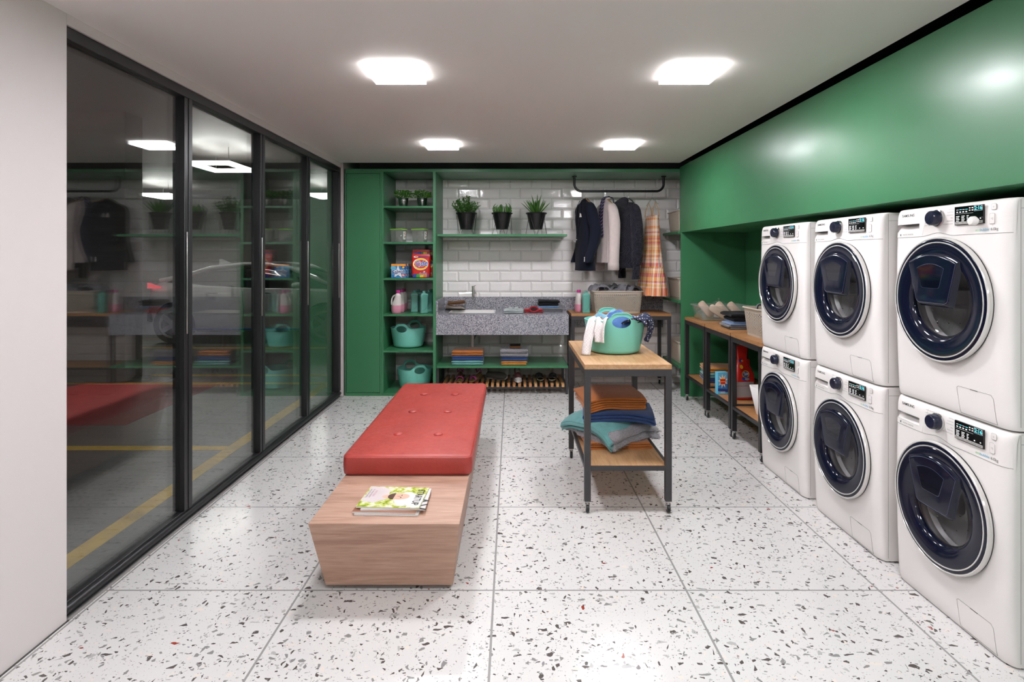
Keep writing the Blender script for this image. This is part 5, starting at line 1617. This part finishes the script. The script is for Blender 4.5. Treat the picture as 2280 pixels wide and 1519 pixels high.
# ================================================================ blanket pile under the middle table
GK = 'blankets on the shelf of the middle table'; bx_, by_ = .655, 3.83
def sag(ax, ay, k, p=2.4): return lambda x, y: -k * (abs(x / ax) ** p + abs(y / ay) ** p)
def serp(g, w, d, th, pitch, passes, bend=None, ny=16, seed=0, amp=.004, jit=.02):
    """one blanket folded to and fro: its folds show as loops along the front edge"""
    r_ = random.Random(seed); cl = []
    for k in range(passes):
        z = th / 2 + k * pitch; xl, xr = -w / 2 + r_.uniform(0, jit), w / 2 - r_.uniform(0, jit)
        a, b_ = (xl, xr) if k % 2 == 0 else (xr, xl)
        for i in range(13): cl.append((a + (b_ - a) * i / 12, z))
        if k < passes - 1:
            sg = 1 if b_ > a else -1
            for i in range(1, 6):
                an = PI * i / 6; cl.append((b_ + sg * pitch * .62 * math.sin(an), z + pitch / 2 - pitch / 2 * math.cos(an)))
    P = [Vector((x, 0, z)) for x, z in cl]; up, dn = [], []
    for i, p in enumerate(P):
        tn = (P[min(i + 1, len(P) - 1)] - P[max(i - 1, 0)]).normalized(); nn = Vector((-tn.z, 0, tn.x))
        up.append(p + nn * th / 2); dn.append(p - nn * th / 2)
    sec = up + dn[::-1]; rings = []
    for j in range(ny + 1):
        y = -d / 2 + d * j / ny; ring = []
        for i, q in enumerate(sec):
            e = 1 if 0 < j < ny else .999
            x_, y_, z_ = q.x + .006 * nz(y * 8, q.z * 20, seed), y + .006 * nz(q.x * 7, q.z * 30, seed + 3), q.z + amp * nz(q.x * 7, y * 7, seed + q.z * 9)
            if bend: z_ += bend(x_, y_)
            ring.append((x_, y_, z_))
        rings.append(ring)
    return g.loft(rings, True, True)
g = G(); serp(g, .43, .44, .010, .0145, 3, None, 16, 5)
o = g.build('folded_blanket', ORANGE, smooth=60, bevel=.002); at(o, (bx_ + .010, by_ - .03, .2695), 3); tag(o, 'burnt orange blanket at the very bottom of the pile', 'blanket', GK)
g = G(); folded(g, .44, .46, .040, 2, 0, lambda x, y: -.034 * (abs(x / .23) ** 3 + abs(y / .23) ** 3) * (1 if y < .1 else .4), 30, 20, 9, .020)
r_ = random.Random(8); src = list(g.v)
for k in range(9000):
    p = Vector(src[r_.randrange(len(src))]) + Vector((r_.uniform(-.012, .012), r_.uniform(-.012, .012), r_.uniform(-.004, .004)))
    d = Vector((p.x * 3 + r_.gauss(0, .5), p.y * 3 + r_.gauss(0, .5), r_.uniform(-.2, .9))).normalized(); s_ = d.orthogonal().normalized() * .0022; q = p + d * r_.uniform(.007, .014)
    g.add([tuple(p - s_), tuple(p + s_), tuple(q)], [(0, 1, 2)])
o = g.build('shag_blanket', GREYF, smooth=0, recalc=False); at(o, (bx_ + .005, by_ - .03, .335), 38); tag(o, 'shaggy grey blanket turned cornerwise in the blanket pile', 'blanket', GK)
g = G(); serp(g, .43, .43, .013, .021, 3, lambda x, y: max(-.128, -.055 * (max(0, abs(x) - .03) / .185) ** 2.2 * (1 if x < 0 else .75) - .070 * (max(0, abs(y) - .03) / .185) ** 2.2 * (1.25 if y < 0 else .6)), 26, 12, .004)
o = g.build('folded_blanket', TEALF, smooth=60, bevel=.003); at(o, (bx_ - .025, by_ - .045, .408), 40); tag(o, 'teal fleece blanket with its corner drooping over the grey shag', 'blanket', GK)
g = G(); serp(g, .45, .36, .012, .0195, 3, lambda x, y: -.020 * (abs(x / .22) ** 2.5) - .02 * (abs(y / .18) ** 3), 18, 14, .005)
o = g.build('folded_blanket', BLUE, smooth=60, bevel=.003); at(o, (bx_ + .045, by_ - .05, .458), -7); tag(o, 'royal blue blanket between the teal and the orange ones', 'blanket', GK)
g = G(); serp(g, .41, .40, .0105, .0150, 5, lambda x, y: -.045 * max(0, -x / .215 - .25) ** 1.5 - .012 * abs(y / .2) ** 3 + .008 * math.exp(-((x + .02) / .15) ** 2), 18, 17, .006, .03)
o = g.build('folded_blanket', ORANGE, smooth=60, bevel=.002); at(o, (bx_ - .005, by_ + .0, .512), 4); tag(o, 'burnt orange blanket on top of the pile', 'blanket', GK)

# ================================================================ tray, jar and pads on the far wheeled table
t = thing('clear_tray', 'clear plastic tray holding beige pads and a glass jar', 'tray', (2.07, 5.655, .8597), 0)
g = G(); g.loft([rr(-.215, .215, -.145, .145, .03, 0, 5), rr(-.22, .22, -.15, .15, .03, .004, 5), rr(-.235, .235, -.165, .165, .03, .130, 5), rr(-.25, .25, -.18, .18, .03, .132, 5), rr(-.25, .25, -.18, .18, .03, .145, 5)], True, False); g.build('tray', CLEAR, t, smooth=45, solid=.0025)
PAD = mat('beige_sponge', '#bfa795', .85, bump=(60, .2))
for i, (x, y, tilt, rz, l) in enumerate(((-.135, .03, 52, -1, 'beige pad leaning at the aisle end of the clear tray'), (-.060, -.095, 32, -1, 'beige pad lying across the front of the clear tray'), (.010, -.045, 50, -1, 'beige pad leaning forward in front of the glass jar'), (.135, -.03, 48, -1, 'beige pad sticking up behind the folded jeans'))):
    g = G(); g.loft([rr(-.036, .036, -.085, .085, .024, -.010, 6), rr(-.040, .040, -.089, .089, .028, -.005, 6), rr(-.040, .040, -.089, .089, .028, .005, 6), rr(-.036, .036, -.085, .085, .024, .010, 6)])
    o = g.build('bath_pad', PAD, smooth=60); ca, sa = math.cos(R(tilt)), math.sin(R(tilt))
    Yd = Vector((ca * (1 if rz > 0 else -1), .12, sa)).normalized(); Xd = Yd.cross(Vector((.1, -1, .35))).normalized(); Zd = Xd.cross(Yd)
    o.matrix_world = Matrix.Translation((2.07 + x, 5.655 + y, .8597 + .006 + .086 * sa + .040 * ca)) @ Matrix((Xd, Yd, Zd)).transposed().to_4x4()
    tag(o, l, 'sponge', 'beige pads in the tray')
t = thing('glass_jar', 'clear glass jar with knobbed lid and white cloth inside', 'jar', (2.085, 5.735, .8655))
G().lathe([(.0, .0), (.054, .0), (.056, .004), (.056, .158), (.0555, .160)], 36).build('jar', CLEARJ, t, smooth=50)
G().lathe([(.0, .171), (.057, .170), (.0585, .166), (.0585, .161), (.05, .161)], 36).build('lid', CLEARJ, t, smooth=50)
G().lathe([(.005, .1715), (.005, .182), (.012, .188), (.014, .194), (.010, .201), (.0, .203)], 18).build('lid_knob', CLEARJ, t, smooth=60)
o = heap(G(), .047, .047, .10, 44, rough=.45, skirt=.0).build('white_cloth', CHECK, smooth=80); at(o, (2.085, 5.735, .872)); tag(o, 'crumpled white cloth inside the glass jar', 'cloth')
t = thing('white_bin', 'white tapered bin on the shelf beside the lower washing machine', 'bin', (2.04, 4.295, .2695))
g = G(); g.loft([rr(-.155, .155, -.105, .105, .015, 0, 4), rr(-.195, .195, -.135, .135, .018, .215, 4)], True, False); g.build('body', WHITEP, t, smooth=45, solid=.004)

# ================================================================ shoes on the rack
zr_ = .1090; GS = 'shoes on the slatted rack'
PURP = mat('purple_strap', '#8a2468', .5); ESP = mat('jute_wedge', '#7a6238', .9, bump=(120, .5)); DKS = mat('olive_insole', '#4a4326', .8)
def sandal(x, y, rot, label):
    t = thing('wedge_sandal', label, 'sandal', (x, y, zr_), rot, GS)
    g = G(); shoe(g, .23, .08, [(0, .6, .075, 0), (.05, .78, .078, 0), (.3, .75, .062, 0), (.55, .9, .034, 0), (.75, 1, .022, 0), (.93, .8, .02, 0), (1, .4, .016, 0)]); g.build('wedge_sole', ESP, t, smooth=60)
    g = G(); P = [(-.036, -.055, .016), (-.034, -.052, .040), (-.015, -.05, .056), (.015, -.05, .056), (.034, -.052, .040), (.036, -.055, .016)]
    for dy in (-.010, 0, .010): g.tube([(a, b + dy, c) for a, b, c in P], .0055, 8)
    g.build('strap', PURP, t, smooth=80); g = G()
    g.tube([(-.028, .085, .075), (-.03, .06, .12), (0, .045, .135), (.03, .06, .12), (.028, .085, .075), (.0, .112, .12), (-.028, .085, .075)], .006, 8)
    g.build('ankle_strap', PURP, t, smooth=80)
sandal(-.575, 6.31, 3, 'purple strapped wedge sandal nearest the green shelf column')
sandal(-.405, 6.30, -26, 'purple strapped wedge sandal turned sideways, second along the rack')
t = thing('grey_slip_on', 'dark grey shoe tipped on its side showing the sole', 'shoe', (-.165, 6.33, zr_ + .045), 64, GS)
g = G(); shoe(g, .23, .085, [(0, .5, .06, 0), (.06, .8, .075, 0), (.3, .8, .065, 0), (.6, .95, .05, 0), (.88, .85, .04, 0), (1, .35, .02, 0)]); g.build('upper', mat('charcoal_canvas', '#3a3733', .9), t, smooth=80)
g = G(); shoe(g, .24, .09, [(0, .55, .012, -.01), (.05, .85, .014, -.011), (.3, .8, .014, -.011), (.65, 1, .014, -.011), (.93, .75, .014, -.01), (1, .35, .01, -.008)]); g.build('sole', mat('grey_rubber', '#8d8b88', .7), t, smooth=60)
t.rotation_euler = (0, R(-62), R(70))
t = thing('high_top_sneaker', 'red and grey high-top sneaker with white laces facing the room', 'shoe', (.062, 6.315, zr_), 4, GS)
g = G(); shoe(g, .26, .092, [(0, .6, .03, 0), (.05, .85, .032, 0), (.3, .85, .03, 0), (.7, 1, .03, 0), (.92, .85, .03, 0), (1, .5, .026, 0)]); g.build('sole', mat('white_rubber', '#c9c6c4', .5), t, smooth=60)
g = G(); shoe(g, .245, .082, [(0, .6, .12, 0), (.05, .8, .135, 0), (.25, .85, .130, 0), (.36, .85, .105, 0), (.5, .9, .075, 0), (.72, .95, .052, 0), (.92, .8, .04, 0), (1, .5, .024, 0)], z0=.022); g.build('upper', mat('red_grey_canvas', '#6a3a3c', .8, vary=(14, .5)), t, smooth=80)
g = G(); shoe(g, .03, .075, [(0, 1, .035, 0), (.5, .95, .035, 0), (1, .6, .026, 0)], z0=.022); g.v = [(x, y - .113, z_) for x, y, z_ in g.v]; g.build('toe_cap', mat('toe_cap_white', '#cfcbc9', .5), t, smooth=70)
g = G()
for k in range(6): g.tube([(-.022, -.025 + k * .014, .098 + k * .012), (0, -.035 + k * .014, .106 + k * .012), (.022, -.025 + k * .014, .098 + k * .012)], .0028, 6)
g.build('laces', mat('white_lace', '#dcd9d6', .8), t)
def kid_sandal(x, rot, label):
    t = thing('sport_sandal', label, 'sandal', (x, 6.30, zr_), rot, GS)
    g = G(); shoe(g, .20, .09, [(0, .6, .022, 0), (.06, .85, .024, 0), (.3, .85, .024, 0), (.7, 1, .022, 0), (.93, .8, .022, 0), (1, .45, .018, .002)]); g.build('sole', RUBBER, t, smooth=60)
    g = G(); g.tube([(-.030, -.072, .024), (-.034, -.045, .030), (-.036, .0, .03), (-.032, .06, .034), (0, .088, .05), (.032, .06, .034), (.036, .0, .03), (.034, -.045, .030), (.030, -.072, .024), (.0, -.092, .024)], .0045, 7, closed=True); g.build('piping', mat('tan_piping', '#b09a6c', .7), t, smooth=80)
    g = G()
    for y_, h in ((-.035, .050), (.015, .062), (.065, .072)):
        for dy in (-.012, -.004, .004, .012): g.tube([(-.038, y_ + dy, .022), (-.032, y_ + dy, h - .012), (0, y_ + dy, h), (.032, y_ + dy, h - .012), (.038, y_ + dy, .022)], .006, 7)
    g.build('strap', mat('black_webbing', '#1d1b1a', .7), t, smooth=80)
    g = G(); g.box(-.010, .010, -.0985, -.0925, .006, .016); g.build('toe_tab', mat('orange_tab', '#c9552a', .5), t)
kid_sandal(.308, 5, 'black sports sandal, left one of the pair on the rack')
kid_sandal(.448, -7, 'black sports sandal, right one of the pair on the rack')

# ================================================================ hanging clothes
HW = mat('hanger_wood', '#b38a5e', .45)
def hanger(name_m, t, m, half=.19, clear=False):
    zt_ = 0.0165
    g = G()
    P = [(0, -.030, -.006)] + [(0, .0172 * math.sin(R(a)) * 1.0, -.0005 + .0172 * math.cos(R(a))) for a in range(-110, 131, 15)] + [(0, .008, -.028), (0, 0, -.045), (0, 0, -.085)]
    P = P[1:]
    g.tube(P, .0016, 7); g.build('hook', STEEL, t, smooth=80)
    g = G(); g.tube([(-half, 0, -.155), (-half * .6, 0, -.118), (-.02, 0, -.085), (0, 0, -.082), (.02, 0, -.085), (half * .6, 0, -.118), (half, 0, -.155)], .0075, 10); g.build('hanger_arms', m, t, smooth=80)
def torso(g, levels, n=40, wave=0, nwav=7, seed=0, mi=0, pw=.75):
    rings = []
    def cr(a, b, f): return a + (b - a) * f
    L = []
    for i in range(len(levels) - 1):
        for k in range(4):
            f = k / 4; L.append(tuple(cr(levels[i][j], levels[i + 1][j], f * f * (3 - 2 * f) if j else f) for j in range(5)))
    L.append(levels[-1])
    z0, z1 = L[0][0], L[-1][0]
    for z, hw, th, ox, oy in L:
        q = (z - z0) / (z1 - z0); ring = []
        for k in range(n):
            a = 2 * PI * k / n; c, s = math.cos(a), math.sin(a)
            wv = 1 + wave * q * math.sin(nwav * a + seed + 1.2 * nz(z * 4, seed))
            x = ox + hw * (abs(c) ** pw) * (1 if c > 0 else -1) * (1 + .25 * wave * q * math.sin(nwav * a + seed)); y = oy + th * (abs(s) ** .9) * (1 if s > 0 else -1) * wv
            ring.append((x, y + .006 * nz(x * 9, z * 7, seed), z))
        rings.append(ring)
    return g.loft(rings, True, False, mi)
def sleeve(g, P, rs, seed=0, flat=.75, mi=0, n=18):
    pts = [Vector(p) for p in P]; out = []; rr_ = []
    for i in range(len(pts) - 1):
        for k in range(5):
            f = k / 5; p0, p1, p2, p3 = pts[max(i - 1, 0)], pts[i], pts[i + 1], pts[min(i + 2, len(pts) - 1)]
            out.append(.5 * (2 * p1 + (p2 - p0) * f + (2 * p0 - 5 * p1 + 4 * p2 - p3) * f * f + (3 * p1 - p0 - 3 * p2 + p3) * f ** 3)); rr_.append(rs[i] + (rs[i + 1] - rs[i]) * f)
    out.append(pts[-1]); rr_.append(rs[-1])
    rings = []
    for i, p in enumerate(out):
        rings.append([(p.x + rr_[i] * flat * math.cos(2 * PI * k / n), p.y + rr_[i] * math.sin(2 * PI * k / n), p.z + .004 * nz(p.z * 30, k * .7, seed)) for k in range(n)])
    return g.loft(rings, True, True, mi)
RZ = 2.2155 + .0005
GH_ = 'clothes on the rail'
# navy blazer
t = thing('blazer', 'navy blazer with white pocket square hanging first on the rail', 'jacket', (.820, 6.38, RZ), -80, GH_)
hanger('w', t, HW)
g = G(); torso(g, [(-.088, .045, .03, 0, 0), (-.115, .085, .045, 0, 0), (-.15, .165, .058, 0, 0), (-.185, .205, .066, 0, 0), (-.30, .20, .08, 0, -.005), (-.50, .19, .075, 0, -.005), (-.70, .205, .085, 0, -.005), (-.888, .215, .09, 0, -.005)], 44, .06, 5, 2); g.build('body', NAVF, t, smooth=80)
for s in (-1, 1):
    g = G(); sleeve(g, [(s * .10, .0, -.122), (s * .165, .0, -.150), (s * .205, .005, -.215), (s * .225, .03, -.36), (s * .238, .045, -.46), (s * .240, .015, -.62), (s * .235, -.050, -.80)], [.012, .040, .060, .068, .066, .058, .050], 3); g.build('sleeve', NAVF, t, smooth=80)
BL = [(-.088, .045, .03), (-.115, .085, .045), (-.15, .165, .058), (-.185, .205, .066), (-.30, .20, .08), (-.50, .19, .075), (-.70, .205, .085)]
def coat_y(x, z):
    for i in range(len(BL) - 1):
        if z >= BL[i + 1][0] or i == len(BL) - 2:
            f = max(0, min(1, (z - BL[i][0]) / (BL[i + 1][0] - BL[i][0]))); hw, th = BL[i][1] + f * (BL[i + 1][1] - BL[i][1]), BL[i][2] + f * (BL[i + 1][2] - BL[i][2]); break
    c = min(.999, abs(x) / hw) ** (1 / .75)
    return -th * math.sqrt(1 - c * c) ** .9 - .011
for s in (-1, 1):
    g = G()
    def lp(u, v):
        z = -.105 - .40 * v
        xi = .030 * (1 - v) + .006; xo = .036 + .075 * math.sin(PI * min(1, v * 1.25)) ** .8 * (1 if v < .8 else (1 - v) / .2)
        x = xi + (max(xo, xi + .002) - xi) * u
        return (s * x, coat_y(x, z) - .004 * (1 - u), z)
    g.grid(6, 16, lp); g.build('lapel', NAVF, t, smooth=60, solid=.004)

G().hexa([(.085, -.086, -.30), (.125, -.078, -.30), (.118, -.082, -.265), (.10, -.086, -.255)], [(.085, -.092, -.30), (.125, -.084, -.30), (.118, -.088, -.262), (.10, -.092, -.25)]).build('pocket_square', mat('white_silk', '#e0dbd8', .5), t)
g = G()
for k in range(3): g.ball((.252 + .0 * k, -.086, -.745 - k * .018), .009, .006, .009, 12, 8)
g.ball((.0, -.10, -.545), .008, .005, .008, 10, 6)
g.build('buttons', mat('pale_buttons', '#cfcac6', .35), t)
# pale shirt with tie
t = thing('dress_shirt', 'pale pink long-sleeved shirt with striped tie, second on the rail', 'shirt', (1.055, 6.38, RZ), -80, GH_)
hanger('w', t, HW)
g = G(); torso(g, [(-.095, .05, .035, 0, 0), (-.12, .09, .045, 0, 0), (-.16, .175, .055, 0, 0), (-.20, .20, .06, 0, 0), (-.45, .19, .07, 0, 0), (-.70, .20, .075, 0, 0), (-.80, .205, .08, 0, 0)], 44, .12, 8, 5); g.build('body', PINKF, t, smooth=80)
for s in (-1, 1):
    g = G(); sleeve(g, [(s * .10, .0, -.125), (s * .165, .0, -.155), (s * .20, .005, -.22), (s * .222, .015, -.36), (s * .230, .015, -.50), (s * .232, .01, -.68), (s * .232, .0, -.875)], [.012, .040, .060, .066, .061, .058, .058], 7); g.lathe([(.060, -.80), (.062, -.805), (.062, -.878), (.055, -.88)], 18, (s * .232, .002, 0), .76, 1); g.build('sleeve', PINKF, t, smooth=80)
g = G(); g.tube([(.055 * math.cos(R(a)), .045 * math.sin(R(a)), -.088 + .012 * math.sin(R(a))) for a in range(0, 360, 15)], .014, 8, closed=True); g.build('collar', PINKF, t, smooth=80)
g = G(); strip(g, [(.03, .03, -.075), (.05, -.01, -.068), (.06, -.055, -.10), (.075, -.085, -.25), (.085, -.088, -.42), (.09, -.088, -.52)], .055, fold=.004, side=(1, .3, 0), taper=1.3); strip(g, [(.05, .03, -.075), (.06, .06, -.10), (.07, .085, -.30), (.075, .092, -.82)], .05, fold=.003, side=(1, -.2, 0)); g.build('tie', TIE, t, smooth=80, solid=.004)
# dark cable-knit hoodie
t = thing('knit_hoodie', 'charcoal cable-knit cardigan with ribbed hood, third on the rail', 'cardigan', (1.308, 6.38, RZ), -80, GH_)
hanger('w', t, STEEL, .17)
g = G(); torso(g, [(-.13, .06, .05, 0, -.01), (-.16, .12, .06, 0, -.01), (-.20, .175, .07, 0, -.01), (-.30, .18, .085, 0, -.015), (-.60, .175, .095, 0, -.02), (-.76, .175, .095, 0, -.02), (-.80, .165, .085, 0, -.02), (-.86, .165, .085, 0, -.02)], 44, .05, 6, 1); g.build('body', KNIT, t, smooth=80)
for s in (-1, 1):
    g = G(); sleeve(g, [(s * .08, .0, -.14), (s * .145, .0, -.165), (s * .18, .005, -.23), (s * .20, .01, -.38), (s * .21, .015, -.55), (s * .21, .01, -.75), (s * .208, .005, -.83)], [.014, .044, .062, .070, .065, .060, .046], 2); sleeve(g, [(s * .208, .005, -.83), (s * .208, .0, -.98)], [.040, .043], 4); g.build('sleeve', KNIT, t, smooth=80)
HOODR = mat('ribbed_hood', '#2c2b33', .95, bump=(50, .3))
g = G(); NR = 26
def hoodf(u, v, off=0):
    th = 2 * PI * u; q = v
    cx, cy_, cz = .02, -.055 - .055 * math.sin(PI * q) , -.10 - .205 * q
    rad = (.018 + .075 * math.sin(PI * (.10 + .86 * q)) ** .75) + .0045 * math.sin(q * 2 * PI * 13)
    tilt = (q - .35) * .05
    return (cx + rad * 1.15 * math.cos(th), cy_ + rad * .78 * math.sin(th), cz + .55 * rad * math.sin(th) * -1 * .6 + .02 * math.cos(th))
g.grid(28, 131, hoodf, cu=True)
g.poly([hoodf(k / 28, 0) for k in range(28)]); g.poly([hoodf(k / 28, 1) for k in range(28)])
g.build('hood', HOODR, t, smooth=180)
# plaid sun dress
t = thing('sun_dress', 'orange and pink plaid dress with thin straps, last on the rail', 'dress', (1.572, 6.38, RZ), -76, GH_)
hanger('c', t, CLEAR, .13)
g = G(); torso(g, [(-.275, .115, .035, 0, 0), (-.33, .122, .05, 0, 0), (-.42, .12, .055, 0, 0), (-.60, .135, .06, 0, 0), (-.80, .165, .075, 0, 0), (-.845, .172, .078, 0, 0)], 60, .16, 9, 3); g.build('bodice', PLAID, t, smooth=80)
g = G(); torso(g, [(-.846, .172, .080, 0, 0), (-.87, .19, .092, 0, 0), (-1.0, .215, .105, 0, 0), (-1.165, .225, .115, 0, 0)], 72, .20, 12, 4); g.build('skirt_flounce', PLAID, t, smooth=80)
for s in (-1, 1): G().tube([(s * .085, -.045, -.29), (s * .082, -.03, -.20), (s * .078, 0, -.128), (s * .082, .03, -.20), (s * .085, .04, -.29)], .004, 6).build('strap', mat('orange_strap', '#d59a4a', .7), t, smooth=80)
